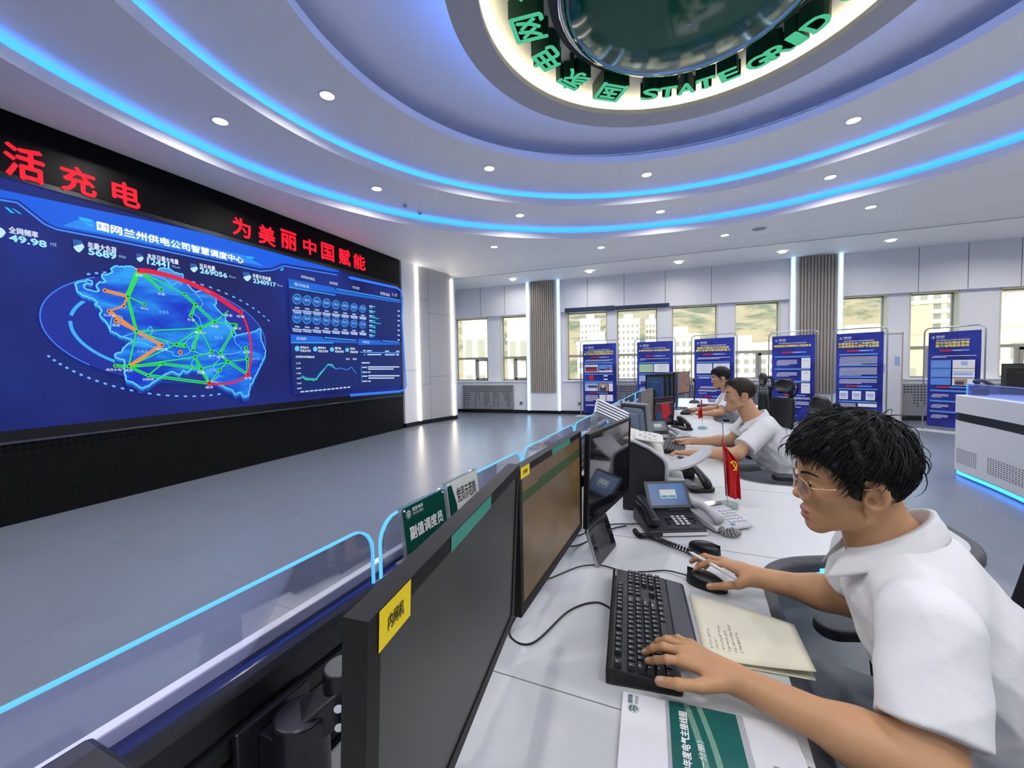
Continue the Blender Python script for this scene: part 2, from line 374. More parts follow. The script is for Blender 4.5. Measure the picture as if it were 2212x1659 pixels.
wall_seg(P1, P2, 'wall_left_angled', GREYP, ((0.3, 0.1, 0.3, 3.8), (0, 3.05, 0.3, 3.05), (0.3, 2.75, 1, 2.75), (0, 0.98, 0.3, 0.98), (0.3, 1.16, 1, 1.16)))
wall_seg(P2, P2 + Vector((0.075, 0.02, 0)), 'trim_10', WHITE); wall_seg(P2 + Vector((0.075, 0.02, 0)), Vector((-5.78, YW+0.05, 0)), 'wall_left_return', PANEL)
for a, c, n in ((PE, P1, 'a'), (P1, P2 + Vector((0.08, 0.03, 0)), 'b')):
    M = frame(a, c-a, (0, 0, 1)); struct(MB(M).box((0, 0, -0.1), ((c-a).length, 0.1, 0.012)).build('baseboard_left' + ('' if n == 'a' else '_angled'), SKIRT))
for p, w in ((P1, 'between the video wall end panel and the grey panel'), (P2, 'at the far corner of the grey angled panel')):
    q = MB().cyl(p + Vector((0.01, -0.005, 0.1)), p + Vector((0.01, -0.005, 3.70 if p is P2 else 3.83)), 0.026, n=10).build('light_strip', WHITE_LED)
    tag(q, 'tall warm white light strip ' + w, 'light strip', 'warm light strips by the video wall')

# radiator covers and sockets under the windows
PERF = mat('perforation', '#25272c', 0.7); RAD = mat('radiator_grey', '#8d9095', 0.45, 0.1)
def radiator(x0, x1, lab, pat):
    t = thing('radiator_cover', lab, 'radiator', ((x0+x1)/2, YW, 0.13), 0, 'radiator covers under the windows'); w = x1-x0; h = 0.70
    part(MB().box((-w/2, -0.07, 0), (w/2, -0.004, h)).build('cover', RAD, bev=0.008), t)
    b = MB(); nx = int(w/0.062)
    for i in range(nx):
        for j in range(10):
            x = -w/2+0.06+(w-0.12)*i/(nx-1); z = h-0.06-j*0.062
            keep = j < 3 or (pat(i, nx, j))
            if keep: b.box((x-0.018, -0.0715, z-0.013), (x+0.018, -0.069, z+0.013))
    part(b.build('perforations', PERF), t)
    fb = MB()
    for lo, hi in (((-w/2, -0.076, 0), (w/2, -0.068, 0.022)), ((-w/2, -0.076, h-0.022), (w/2, -0.068, h)), ((-w/2, -0.076, 0), (-w/2+0.022, -0.068, h)), ((w/2-0.022, -0.076, 0), (w/2, -0.068, h))): fb.box(lo, hi)
    part(fb.build('edge_frame', RAD), t)
skyl = lambda i, n, j: (i*7919 % 5) > 1 and j < 4 + (i*31 % 7) or (i % 6 == 0)
radiator(-5.40, -3.78, 'grey perforated radiator cover below the left window pair', skyl)
radiator(-1.0, 0.9, 'grey perforated radiator cover behind the two leftmost banners', skyl)
radiator(0.95, 2.9, 'grey perforated radiator cover seen under the brown monitor at the far desk', skyl)
radiator(5.36, 7.3, 'grey perforated radiator cover beside the rightmost banner', lambda i, n, j: i == 0 or 3 < i < 8 and j < 6+i % 3)
for x, z, l in ((-3.56, 0.30, 'on the white wall left of the left slatted column'), (-1.84, 0.30, 'on the white wall left of the leftmost banner')):
    t = thing('wall_socket', 'small grey power socket ' + l, 'socket', (x, YW, z))
    part(MB().cbox((0, -0.008, 0), (0.086, 0.016, 0.086)).build('plate', mat('socket_grey', '#70747a', 0.5), bev=0.004), t)
    part(MB().cbox((-0.014, -0.0165, 0), (0.006, 0.002, 0.02)).cbox((0.014, -0.0165, 0), (0.006, 0.002, 0.02)).build('slots', BLACKP), t)
t = thing('roller_blind', 'rolled up dark blue blind above the windows behind the leftmost banners', 'blind', (-0.98, YW, 2.88))
part(MB().box((-1.25, -0.03, -0.02), (0.10, 0.10, 0.10)).build('left_cassette', mat('navy_blind', '#2a3a58', 0.5), bev=0.01), t)
part(MB().box((0.11, -0.03, 0.0), (1.5, 0.10, 0.08)).build('right_cassette', mat('navy_blind', '#2a3a58', 0.5), bev=0.01), t)

# ------------------------------------------------------------------ outside: hill, towers, low buildings
def hill_mat():
    m = mat('dry_hillside', '#9c8c6a', 0.95, vary=0.25, scale=0.02); nt = m.node_tree; b_ = nt.nodes['Principled BSDF']; src = b_.inputs['Base Color'].links[0].from_socket
    tc = nt.nodes['Texture Coordinate']; nz = nt.nodes.new('ShaderNodeTexNoise'); nz.inputs['Scale'].default_value = 0.02; nz.inputs['Detail'].default_value = 9; nz.inputs['Roughness'].default_value = 0.65
    nt.links.new(tc.outputs['Object'], nz.inputs['Vector']); rp = nt.nodes.new('ShaderNodeValToRGB'); rp.color_ramp.elements[0].position = 0.46; rp.color_ramp.elements[1].position = 0.60
    nt.links.new(nz.outputs['Fac'], rp.inputs['Fac']); mx = nt.nodes.new('ShaderNodeMix'); mx.data_type = 'RGBA'
    nt.links.new(rp.outputs['Color'], mx.inputs['Factor']); nt.links.new(src, mx.inputs['A']); mx.inputs['B'].default_value = (*lin('#5f6347'), 1)
    nt.links.new(mx.outputs['Result'], b_.inputs['Base Color']); return m
def hill(u, v):
    x = -900 + 2600*u; y = 420 + 900*v
    r = math.sin(x*0.011)*0.5 + math.sin(x*0.023+1.3)*0.3 + math.sin(x*0.047+y*0.01)*0.2
    g = math.sin(x*0.06 + 3*math.sin(y*0.008))*18*v + math.sin(x*0.021+y*0.03)*14*v
    return (x, y, -30 + 270*v**0.85*(1+0.14*r) + g*0.6)
o = MB().grid(hill, 150, 60).build('hillside', hill_mat(), smooth=True, flat_angle=180); tag(o, 'sunlit dry hillside with green scrub outside the windows', 'hill')
def tower(x, y, w, d, h, z0, wallm, floors, cols, lab, rz=0.0, balc=False):
    t = thing('tower_block', lab, 'building', (x, y, z0), rz, 'buildings outside the windows')
    part(MB().box((-w/2, -d/2, 0), (w/2, d/2, h)).build('walls', wallm), t)
    b = MB(); fh = h/(floors+0.6)
    for i in range(floors):
        for j in range(cols):
            x0 = -w/2 + w*(j+0.22)/cols; b.box((x0, -d/2-0.06, fh*(i+0.45)), (x0+w*0.56/cols, -d/2+0.1, fh*(i+1.0)))
    part(b.build('windows', mat('far_window', '#7f7c70', 0.3)), t)
    b = MB()
    if balc:
        for i in range(floors): b.box((-w/2-0.1, -d/2-1.2, fh*i+0.1), (w*0.12, -d/2, fh*i+0.6)); b.box((w*0.2, -d/2-0.8, fh*i+0.1), (w/2+0.1, -d/2, fh*i+0.5))
    else:
        for i in range(0, floors+1, 2): b.box((-w/2-0.1, -d/2-0.12, fh*i+0.1), (w/2+0.1, -d/2, fh*i+0.3))
    part(b.build('ledges', wallm), t)
    part(MB().box((-w/2-0.3, -d/2-0.3, h), (w/2+0.3, d/2+0.3, h+0.8)).box((-w*0.2, -d*0.2, h), (w*0.2, d*0.2, h+3.5)).build('roof', wallm), t)
CW = mat('cream_facade', '#d8ccb0', 0.8); WW = mat('white_facade', '#f0efea', 0.8); BW = mat('tan_facade', '#a89a80', 0.8)
def place(px, py_top, dist, wpx):            # metres for a far building seen at a given bearing
    d = ray(px, py_top); k = dist/d.y; return d.x*k, dist, CAMZ + d.z*k, wpx/FPX*dist*1.12
for px, top, dist, wpx, m_, fl, co, bal, lab in (
    (1120, 690, 34, 42, CW, 6, 2, False, 'cream building with grey windows close outside the second window from the left'),
    (1028, 690, 36, 50, CW, 6, 2, False, 'cream building with small balconies close outside the leftmost window'),
    (1275, 694, 230, 36, WW, 20, 5, False, 'white tower seen through the window above the leftmost banner'),
    (1357, 694, 220, 40, WW, 20, 5, False, 'white tower with dark roof mark above the gap of the two leftmost banners'),
    (1408, 694, 240, 22, CW, 20, 4, True, 'narrow cream tower at the right edge of the fourth window'),
    (2012, 628, 170, 100, CW, 16, 7, True, 'cream apartment tower with many balconies beside the rightmost banner'),
    (1470, 728, 160, 60, CW, 6, 6, False, 'low cream block with rows of windows behind the third banner'),
    (1590, 748, 170, 110, WW, 5, 9, False, 'low white block behind the third and fourth banners'),
    (1290, 745, 120, 70, WW, 4, 5, False, 'low white block behind the leftmost banner'),
    (1860, 722, 200, 110, CW, 4, 8, False, 'low cream row of houses behind the whiteboard window'),
    (2180, 705, 60, 110, CW, 3, 5, False, 'cream house with white windows outside the far right window'),
    (1985, 748, 46, 60, BW, 2, 2, False, 'tan low house behind the rightmost banner')):
    x, y, zt, w = place(px, top, dist, wpx); tower(x, y, w, w*0.7, zt+28, -28, m_, max(3, int((zt+28)/3.1)), co, lab, math.atan2(-x, y)*0.6, bal)
struct(MB().box((-700, YW+8, -30), (900, 430, -28)).build('ground_outside', mat('street', '#b5aa92', 0.9)))
# ------------------------------------------------------------------ ceiling sign: lit disc, glass dome and green letters
sign = thing('ceiling_sign', 'round lit ceiling sign with dark green glass dome and raised green lettering', 'sign', (CX, CY, 4.04))
DISC = mat('disc_paint', '#bcbcc4', 0.6, vary=0.01)
part(MB().lathe([(RE, 0.05), (RE, 0.0), (RD, 0.0), (RD, 0.05), (RE+0.1, 0.05), (RE+0.1, 0.16)], 160).build('rim', DISC, smooth=True), sign)
part(MB().lathe([(RE+0.1, 0.15), (0.9, 0.15)], 128).build('backplate', mat('cream_plate', '#e6e4dc', 0.6, vary=0.01)), sign)
part(MB().lathe([(RE+0.03, 0.052), (RE+0.075, 0.052)], 128).build('warm_light_strip', glow('strip_cream', '#fff0c0', 16.0)), sign)
part(MB().lathe([(RD-0.10, 0.075), (RD-0.04, 0.075)], 128).build('blue_light_strip', glow('disc_blue', '#4a86ff', 22.0)), sign)
part(MB().lathe([(0.93, 0.15), (0.93, 0.06), (1.0, 0.06), (1.0, 0.15)], 96).build('dome_collar', mat('dark_green_ring', '#0f2420', 0.3), smooth=True, flat_angle=30), sign)
cr = MB(); cr.tube([(0.915*math.cos(a), 0.915*math.sin(a), 0.05) for a in [2*math.pi*i/96 for i in range(96)]], 0.03, 10, closed=True)
part(cr.build('dome_ring', CHROME, smooth=True, flat_angle=180), sign)
part(MB().lathe([(0.90*math.cos(a), 0.05-0.30*math.sin(a)) for a in [math.pi/2*i/20 for i in range(20)]] + [(0.01, -0.25)], 96).build('glass_dome', mat('green_dome', '#0f5a42', 0.10, vary=0.02, coat=0.35, spec=0.5), smooth=True, flat_angle=180), sign)
GF = mat('letter_green_face', emit='#58e0a8', estr=0.72, vary=0.0); GSIDE = mat('letter_green_side', '#0d4a34', 0.45)
def sign_letter(ch, ang, rad, h, w, inward, serif=False):
    a = math.radians(ang); r = Vector((math.cos(a), math.sin(a), 0)); y = -r if inward else r
    x = r.cross(Vector((0, 0, 1))); x = x if inward else -x
    M = frame((rad*r.x, rad*r.y, 0.0), x, y)                 # z of this frame points down
    b = MB()
    b.text(ch, M @ Matrix.Translation((0, 0, -0.14)), h, w, 0.022 if not serif else 0.035, 0.14, True, True)
    if serif:                                                # slab feet and heads of the latin capitals
        k = 0.022; q = {'T': ((-.26, .26, -1), (-.5, -.36, .72), (.36, .5, .72)), 'A': ((-.52, -.2, -1), (.2, .52, -1)), 'E': ((-.5, -.2, -1), (-.5, -.2, 1)), 'R': ((-.52, -.14, -1), (-.52, -.2, 1), (.22, .56, -1)),
                       'I': ((-.5, .5, -1), (-.5, .5, 1)), 'D': ((-.52, -.1, -1), (-.52, -.1, 1)), 'G': ((.1, .56, -.05),), 'S': ((-.5, -.4, -.7), (.4, .5, .7)), 'C': ((.4, .52, .7),)}.get(ch, ())
        for x0, x1, s_ in q:
            yy = s_*h/2; b.box((x0*w*1.12, yy-(k if s_ > 0 else 0), -0.139), (x1*w*1.12, yy+(0 if s_ > 0 else k), 0.0006), M)
    o = b.build('letter', [GSIDE, GF], bev=0.0)
    zf = [p.normal.z < -0.9 and abs(p.center.z) < 0.004 for p in o.data.polygons]
    o.data.polygons.foreach_set('material_index', [1 if q else 0 for q in zf]); part(o, sign)
for ch, ang in zip('国家电网公', (122.5, 144, 163, 181.5, 200)): sign_letter(ch, ang, 1.17, 0.25, 0.25, False)
for ch, ang in zip('STATE', (102.8, 94.8, 86.6, 78.2, 68.6)): sign_letter(ch, ang, 1.175, 0.165, 0.15, True, True)
for ch, ang, w in zip('GRID', (57.6, 49.3, 42.2, 34.2), (.16, .16, .085, .165)): sign_letter(ch, ang, 1.19, 0.17, w, True, True)
sign_letter('C', 20.5, 1.19, 0.17, 0.15, True, True)

# ------------------------------------------------------------------ recessed downlights
LENS = glow('lamp_lens', '#fff6ea', DOWN_VISIBLE); TRIMR = mat('lamp_trim', '#e4e4e6', 0.4)
def spot(o_parent, w=DOWN_W, loc=(0, 0, -0.02)):
    l = bpy.data.lights.new('downlight_lamp', 'AREA'); l.shape = 'DISK'; l.size = 0.13; l.energy = w; l.color = (1.0, 0.955, 0.90); l.spread = math.radians(165)
    o = bpy.data.objects.new('downlight_lamp', l); C.objects.link(o); o.location = loc
    if o_parent is not None: o.parent = o_parent
    return o
lamp0 = None
def downlight(x, y, z, label):
    global lamp0
    if lamp0 is None:
        lamp0 = thing('downlight', label, 'ceiling light', (x, y, z), 0, 'recessed round downlights')
        part(MB().lathe([(0.088, 0.0), (0.086, -0.006), (0.070, -0.008), (0.068, 0.0)], 28).build('trim_ring', TRIMR, smooth=True), lamp0)
        part(MB().lathe([(0.069, -0.004), (0.001, -0.004)], 28).build('lens', LENS), lamp0)
        spot(lamp0)
    else: dup(lamp0, loc=(x, y, z), label=label)
def ring_pos(r, a): return CX + r*math.cos(math.radians(a)), CY + r*math.sin(math.radians(a))
for a, w in ((174, 'nearest the video wall, by the camera'), (135, 'second from the left'), (95, 'above the room centre, third from the left'), (54, 'rightmost')):
    downlight(*ring_pos(3.47, a), ZC, 'round downlight on the innermost lit ceiling ring, ' + w)
for a, w in ((179, 'nearest the camera at upper left'), (153, 'left of the two small sensors'), (122, 'middle left'), (91, 'above the screens at far centre'), (61, 'rightmost')):
    downlight(*ring_pos(4.6, a), ZB, 'round downlight between the two blue ceiling rings, ' + w)
for a, w in ((124, 'leftmost, right of the video wall'), (102, 'second from left'), (79, 'beside the round speaker grille'), (58, 'rightmost')):
    downlight(*ring_pos(5.87, a), ZA, 'round downlight on the flat ceiling outside the blue rings, ' + w)
for (x, y), w in zip(((-3.53, 11.1), (-1.43, 11.0), (0.69, 10.86), (2.80, 10.73), (4.67, 10.58)), ('left of the left slatted column', 'right of the left slatted column', 'above the third banner', 'left of the right slatted column', 'right of the right slatted column')):
    downlight(x, y, 3.745 + (wz(x)-3.745)*(y-low_y(x))/(YW+0.4-low_y(x)) - 0.001, 'round downlight in the low strip by the windows, ' + w)
for o in [o for o in C.objects if o.name.startswith('downlight') and o.type == 'EMPTY' and o.location.y > 10.4]:
    for c in o.children:
        if c.type == 'LIGHT': c.data = c.data.copy(); c.data.energy = DOWN_W*0.5
for r, z, aa in ((3.47, ZC, (14, -26, -66, -106, -146)), (4.6, ZB, (30, -1, -32, -62, -93, -124, -155)), (5.87, ZA, (36, 14, -8, -30, -60, 203, 225))):
    for a in aa: spot(None, DOWN_W, (*ring_pos(r, a), z-0.01))
for x, y in ((8.2, 3), (8.2, 7), (8.2, -1), (6.5, 7.6), (6.7, 5.0), (6.4, 1.6), (6.8, 10.4), (8.8, 10.3)): spot(None, DOWN_W, (x, y, 3.72 if y > 10 else 3.82))  # unseen lamps over the right side, several added to brighten the floor there
for (x, y, z, r), l in zip(((*at_z(875, 441, ZB).xy, ZB, .05), (*at_z(907, 457, ZB).xy, ZB, .045)), ('small white ceiling detector between the blue rings, left of the two', 'small white ceiling detector between the blue rings, right of the two')):
    t = thing('ceiling_detector', l, 'detector', (x, y, z), 0, 'ceiling detectors')
    part(MB().cyl((0, 0, 0), (0, 0, -0.022), r, n=20).build('base', WHITE, smooth=True), t)
    part(MB().cyl((0, 0, -0.022), (0, 0, -0.05), r*0.7, r*0.4, n=20).build('sensor_head', mat('detector_grey', '#a8a8a8', 0.5), smooth=True), t)
t = thing('ceiling_speaker', 'round flat grey speaker grille in the ceiling right of centre', 'speaker', (*at_z(1640, 494, ZA).xy, ZA))
part(MB().lathe([(0.13, 0), (0.13, -0.006), (0.115, -0.008), (0.112, -0.003)], 32).build('rim', WHITE, smooth=True), t)
part(MB().lathe([(0.112, -0.004), (0.001, -0.004)], 32).build('grille', mat('speaker_grille', '#9aa0aa', 0.7, bump=0.4, bscale=300)), t)
# ------------------------------------------------------------------ video wall
def uv(p, w=0.0): u, v = sp(*p); return (u, v, w)
A1 = lambda x, y: (x*0.40687, 250 + y*0.40687)
A2 = lambda x, y: (x*0.22604, 560 + y*0.22604)
A3 = lambda x, y: (400 + x*0.22604, 560 + y*0.22604)
vw = thing('video_wall', 'huge wall screen showing a glowing blue power network map and data panels', 'screen', m=SW)
ub, vb = sp(866, 848); ut, vt = sp(866, 611); u0 = -6.2
vB, vT = 0.5*(vb + sp(41, 917)[1]), 0.5*(vt + sp(0, 407)[1]); UR = ub
def scr_mat():
    m = mat('screen_backdrop', emit='#141f78', estr=1.0, vary=0.0); nt = m.node_tree; b_ = nt.nodes['Principled BSDF']
    tc = nt.nodes['Texture Coordinate']; n = nt.nodes.new('ShaderNodeTexNoise'); n.inputs['Scale'].default_value = 0.55; n.inputs['Detail'].default_value = 4
    nt.links.new(tc.outputs['Object'], n.inputs['Vector']); r = nt.nodes.new('ShaderNodeValToRGB')
    r.color_ramp.elements[0].position = 0.35; r.color_ramp.elements[0].color = (*lin('#0e1658'), 1); r.color_ramp.elements[1].position = 0.7; r.color_ramp.elements[1].color = (*lin('#1a2f8e'), 1)
    nt.links.new(n.outputs['Fac'], r.inputs['Fac']); nt.links.new(r.outputs['Color'], b_.inputs['Emission Color']); return m
part(MB().box((u0, vB, -0.045), (UR, vT, 0.0)).build('display', scr_mat()), vw)
BEZ = mat('screen_bezel', '#0a0a0d', 0.25)
b = MB(); b.box((u0, vB-0.10, -0.045), (UR+0.05, vB, 0.012)); b.box((UR, vB-0.10, -0.045), (UR+0.05, vT+0.04, 0.012)); b.box((u0, vT, -0.045), (UR+0.05, vT+0.05, 0.012))
part(b.build('bezel', BEZ), vw)
part(MB().box((u0, vB-0.125, -0.045), (UR+0.06, vB-0.10, 0.05)).build('ledge', mat('ledge_chrome', '#5a5e66', 0.18, 0.9), bev=0.006), vw)
LAY = [0.002]
def layer(): LAY[0] += 0.0012; return LAY[0]
def sheet(polys, name, col, s=1.0, parent=None):
    z = layer(); b = MB()
    for p in polys: b.poly([uv(q, z) for q in p])
    return part(b.build(name, glow('scr_' + col.strip('#') + '_%d' % round(s*100), col, s)), parent or vw)
def ribbon(b, pts, w, z, closed=False):
    P = [Vector(uv(p)) for p in pts]; n = len(P); L = []; R = []
    for i in range(n):
        t = (P[(i+1) % n] - P[i-1]) if closed else (P[min(i+1, n-1)] - P[max(i-1, 0)])
        t.normalize(); q = Vector((-t.y, t.x, 0))*w/2; L.append((P[i]+q)[:2]); R.append((P[i]-q)[:2])
    for i in range(n if closed else n-1):
        j = (i+1) % n; b.poly([(*L[i], z), (*R[i], z), (*R[j], z), (*L[j], z)])
def lines(ps, name, col, w, s=1.0, closed=False):
    z = layer(); b = MB()
    for p in ps: ribbon(b, p, w, z, closed)
    return part(b.build(name, glow('scr_' + col.strip('#') + '_%d' % round(s*100), col, s)), vw)
def words(items, name, col, s=1.0, bold=0.0):            # (text, left-bottom px, right-bottom px, height px)
    z = layer(); b = MB()
    for t, a, c, h in items:
        p = Vector(uv(a, z)); q = Vector(uv(c, z)); hh = uv(a)[1] - uv((a[0], a[1]+h))[1]
        b.text(t, Matrix.Translation((p.x, p.y, z)), abs(hh), abs(q.x-p.x), bold)
    return part(b.build(name, glow('scr_' + col.strip('#') + '_%d' % round(s*100), col, s)), vw)
mp = lambda f, pts: [f(*p) for p in pts]
# header
sheet([mp(A1, [(-700, 250), (0, 392), (740, 548), (1480, 706), (1790, 776), (1800, 832), (1500, 784), (1440, 808), (1385, 812), (900, 712), (560, 640), (300, 592), (240, 562), (100, 450), (0, 435), (-700, 290)])], 'header_band', '#1160e8')
sheet([mp(A1, [(430, 545), (900, 655), (1300, 742), (1400, 800), (900, 700), (560, 630), (330, 585)])], 'header_highlight', '#2a8cf6')
lines([mp(A1, [(-600, 300), (0, 447), (90, 462), (235, 576), (300, 604), (560, 654), (900, 724), (1385, 826), (1445, 820), (1505, 797), (1790, 846)])], 'header_edge', '#3f8dff', 0.018, 1.0)
sheet([mp(A1, p) for p in ([(410, 535), (488, 553), (492, 568), (432, 558)], [(440, 566), (492, 577), (490, 590), (470, 585)], [(1308, 745), (1352, 752), (1340, 760), (1308, 756)], [(20, 485), (40, 488), (78, 520), (55, 516)], [(60, 492), (72, 494), (118, 524), (98, 520)], [(1490, 812), (1505, 805), (1500, 822), (1485, 823)], [(1845, 855), (1880, 860), (1945, 880), (1860, 868)])], 'header_ornaments', '#25b9ff')
words([('国网兰州供电公司智慧调度中心', A1(515, 606), A1(1290, 768), -46*0.407)], 'title_text', '#ffffff', 1.0, 0.03)
G = [('全网频率', (45, 622), (200, 640), -36), ('年最大负荷', (465, 703), (615, 716), -34), ('本年日最大电量', (780, 758), (945, 782), -28), ('当月电量', (1058, 808), (1140, 819), -25), ('年累计用电量', (1340, 860), (1436, 874), -22)]
words([(t, A1(*a), A1(*c), h*0.407) for t, a, c, h in G], 'gauge_names', '#d9e6ff', 1.0, 0.02)
G = [('49.98', (48, 664), (243, 688), -34), ('5689', (468, 736), (613, 752), -34), ('12441', (780, 786), (895, 803), -30), ('269056', (1060, 834), (1203, 860), -25), ('2340917', (1342, 886), (1462, 908), -22)]
words([(t, A1(*a), A1(*c), h*0.407) for t, a, c, h in G], 'gauge_numbers', '#9fe6ff', 1.0, 0.05)
G = [('HZ', (265, 689), (298, 695), -16), ('MW', (630, 755), (667, 762), -15), ('万kwh', (908, 806), (953, 812), -14), ('万kwh', (1212, 859), (1248, 864), -12), ('万kwh', (1468, 905), (1498, 910), -12)]
words([(t, A1(*a), A1(*c), h*0.407) for t, a, c, h in G], 'gauge_units', '#9fd0f0', 1.0)
ic = []
for x, y, k in ((0, 622, 24), (415, 697, 26), (740, 758, 17), (1027, 812, 18), (1310, 858, 19)):
    ic += [[A1(x + k*math.cos(i*0.52)*(0.95 if i % 3 else 1.15), y + k*math.sin(i*0.52)*(1 if i % 3 else 1.15)) for i in range(12)]]
sheet(ic, 'gauge_icons', '#bfeaff')
sheet([[A1(x-k*1.3, y-k*1.6), A1(x+k*0.5, y-k*1.3), A1(x+k*0.9, y-k*0.7), A1(x-k*1.1, y-k*0.1)] for x, y, k in ((415, 697, 26), (740, 758, 17), (1027, 812, 18), (1310, 858, 19))], 'gauge_icon_backs', '#2c5fae')
# rings around the map
def ell(cx, cy, a, b_, tilt, t0, t1, n=60):
    ct, st = math.cos(math.radians(tilt)), math.sin(math.radians(tilt)); out = []
    for i in range(n+1):
        t = math.radians(t0 + (t1-t0)*i/n); x, y = a*math.cos(t), b_*math.sin(t); out.append((cx + x*ct - y*st, cy + x*st + y*ct))
    return out
sheet([ell(328, 712, 246, 112, 9, 0, 356, 72)], 'ring_fill', '#1b2f9a')
lines([ell(328, 712, 246, 112, 9, 120, 235), ell(328, 712, 246, 112, 9, -60, 20)], 'ring_outer', '#3d7cf0', 0.012)
lines([ell(330, 716, 182, 84, 9, 95, 176), ell(330, 716, 182, 84, 9, 184, 225), ell(330, 716, 182, 84, 9, -50, 0)], 'ring_inner', '#3fb0ff', 0.03)
lines([ell(330, 722, 284, 128, 9, t, t+1.6, 3) for t in list(range(55, 140, 4)) + list(range(235, 330, 4))], 'ring_dashes', '#6fb2ff', 0.02)
# map of the district, drawn as a raised block
OUT = [(705,235),(740,215),(790,213),(820,195),(865,208),(872,242),(820,226),(790,242),(792,272),(850,298),(915,312),(938,300),(908,265),(915,240),(950,215),(975,226),(1002,212),(960,172),(965,142),(1000,152),(1065,122),(1045,95),(1085,68),(1150,70),(1250,72),(1310,97),(1370,107),(1440,117),(1505,130),(1503,95),(1530,87),(1610,95),(1665,130),(1735,142),(1735,182),(1780,240),(1850,312),(1920,290),(1962,302),(2002,332),(2055,372),(2060,422),(2030,446),(2090,502),(2145,547),(2140,602),(2190,662),(2210,730),(2230,750),(2250,727),(2330,712),(2430,690),(2470,660),(2482,700),(2482,780),(2510,830),(2525,862),(2520,940),(2485,1000),(2460,1050),(2450,1082),(2420,1130),(2410,1170),(2380,1200),(2370,1300),(2310,1308),(2290,1270),(2240,1288),(2190,1240),(2130,1220),(2080,1190),(2020,1165),(1985,1185),(1955,1105),(1905,1062),(1830,1042),(1780,1080),(1740,1062),(1700,1110),(1640,1072),(1555,1107),(1490,1150),(1400,1212),(1340,1230),(1290,1195),(1250,1172),(1190,1152),(1172,1040),(1180,965),(1110,945),(1085,930),(1092,905),(1150,890),(1165,850),(1210,810),(1250,795),(1240,760),(1150,742),(1100,706),(1040,690),(1030,640),(1000,600),(960,560),(940,520),(960,490),(930,450),(890,430),(920,410),(860,372),(780,350),(720,300)]
OUT = [p for p in OUT]
J = []
for i, p in enumerate(OUT):
    q = OUT[(i+1) % len(OUT)]; J.append(p); d = math.hypot(q[0]-p[0], q[1]-p[1])
    k = int(d//22); r_ = random.Random(i)
    for j in range(1, k+1): t = j/(k+1); J.append((p[0]+(q[0]-p[0])*t + r_.uniform(-6, 6), p[1]+(q[1]-p[1])*t + r_.uniform(-6, 6)))
zz = layer(); bm = MB()
side = []
for i, p in enumerate(J):
    q = J[(i+1) % len(J)]; bm.poly([uv(A2(*p), zz), uv(A2(*q), zz), uv(A2(q[0], q[1]+52), zz), uv(A2(p[0], p[1]+52), zz)])
part(bm.build('map_shade', glow('map_ghost', '#1b3aa0', 1.0)), vw)
zz = layer(); bm = MB()
for i, p in enumerate(J):
    q = J[(i+1) % len(J)]; bm.poly([uv(A2(*p), zz), uv(A2(*q), zz), uv(A2(q[0], q[1]+26), zz), uv(A2(p[0], p[1]+26), zz)])
part(bm.build('map_side', glow('map_edge', '#1d86e6', 1.0)), vw)
def map_mat():
    m = mat('map_terrain', emit='#1173e0', vary=0.0); nt = m.node_tree; b_ = nt.nodes['Principled BSDF']; tc = nt.nodes['Texture Coordinate']
    n = nt.nodes.new('ShaderNodeTexNoise'); n.inputs['Scale'].default_value = 1.6; n.inputs['Detail'].default_value = 8; n.inputs['Roughness'].default_value = 0.6; n.inputs['Distortion'].default_value = 0.6
    mpn = nt.nodes.new('ShaderNodeMapping'); mpn.inputs['Scale'].default_value = (0.8, 2.4, 1); mpn.inputs['Rotation'].default_value = (0, 0, 0.3)
    nt.links.new(tc.outputs['Object'], mpn.inputs['Vector']); nt.links.new(mpn.outputs[0], n.inputs['Vector']); r = nt.nodes.new('ShaderNodeValToRGB'); e = r.color_ramp.elements
    e[0].position = 0.34; e[0].color = (*lin('#0b2fc4'), 1); e[1].position = 0.64; e[1].color = (*lin('#2aa0f4'), 1); k = e.new(0.50); k.color = (*lin('#0f63e0'), 1)
    nt.links.new(n.outputs['Fac'], r.inputs['Fac']); nt.links.new(r.outputs['Color'], b_.inputs['Emission Color']); return m
zz = layer(); part(MB().poly([uv(A2(*p), zz) for p in J]).build('map_surface', map_mat()), vw)
lines([[A2(*p) for p in J]], 'map_outline', '#62d2ff', 0.016, 1.0, True)
BD = [[(1310,97),(1560,190),(1600,230),(1640,250),(1690,215),(1720,245),(1740,170)], [(1850,312),(1900,380),(1925,420),(1900,460),(1860,450),(1840,520),(1890,560),(1910,640),(1890,670)], [(1040,690),(1060,560),(1140,545),(1155,580),(1120,600)], [(1150,742),(1290,700),(1380,690),(1425,645),(1445,690),(1430,740),(1560,780),(1600,830),(1590,860)],
      [(1250,795),(1340,795),(1420,830),(1520,850),(1600,880),(1640,890),(1640,920),(1700,925),(1790,900),(1800,860),(1760,800),(1820,740),(1880,730)], [(1890,730),(1830,800),(1830,870),(1930,910),(2010,890),(2050,870),(2090,905),(2200,905),(2290,880),(2285,840),(2240,800),(2230,750)], [(2090,905),(2080,960),(2030,1010),(2040,1060),(2080,1110),(1985,1185)], [(1850,935),(1820,990),(1830,1040)]]
lines([[A2(*p) for p in bez(q_, 40)] if False else [A2(p.x, p.y) for p in bez([(a, c, 0) for a, c in q_], 40)] for q_ in BD], 'map_borders', '#57c6ff', 0.010)
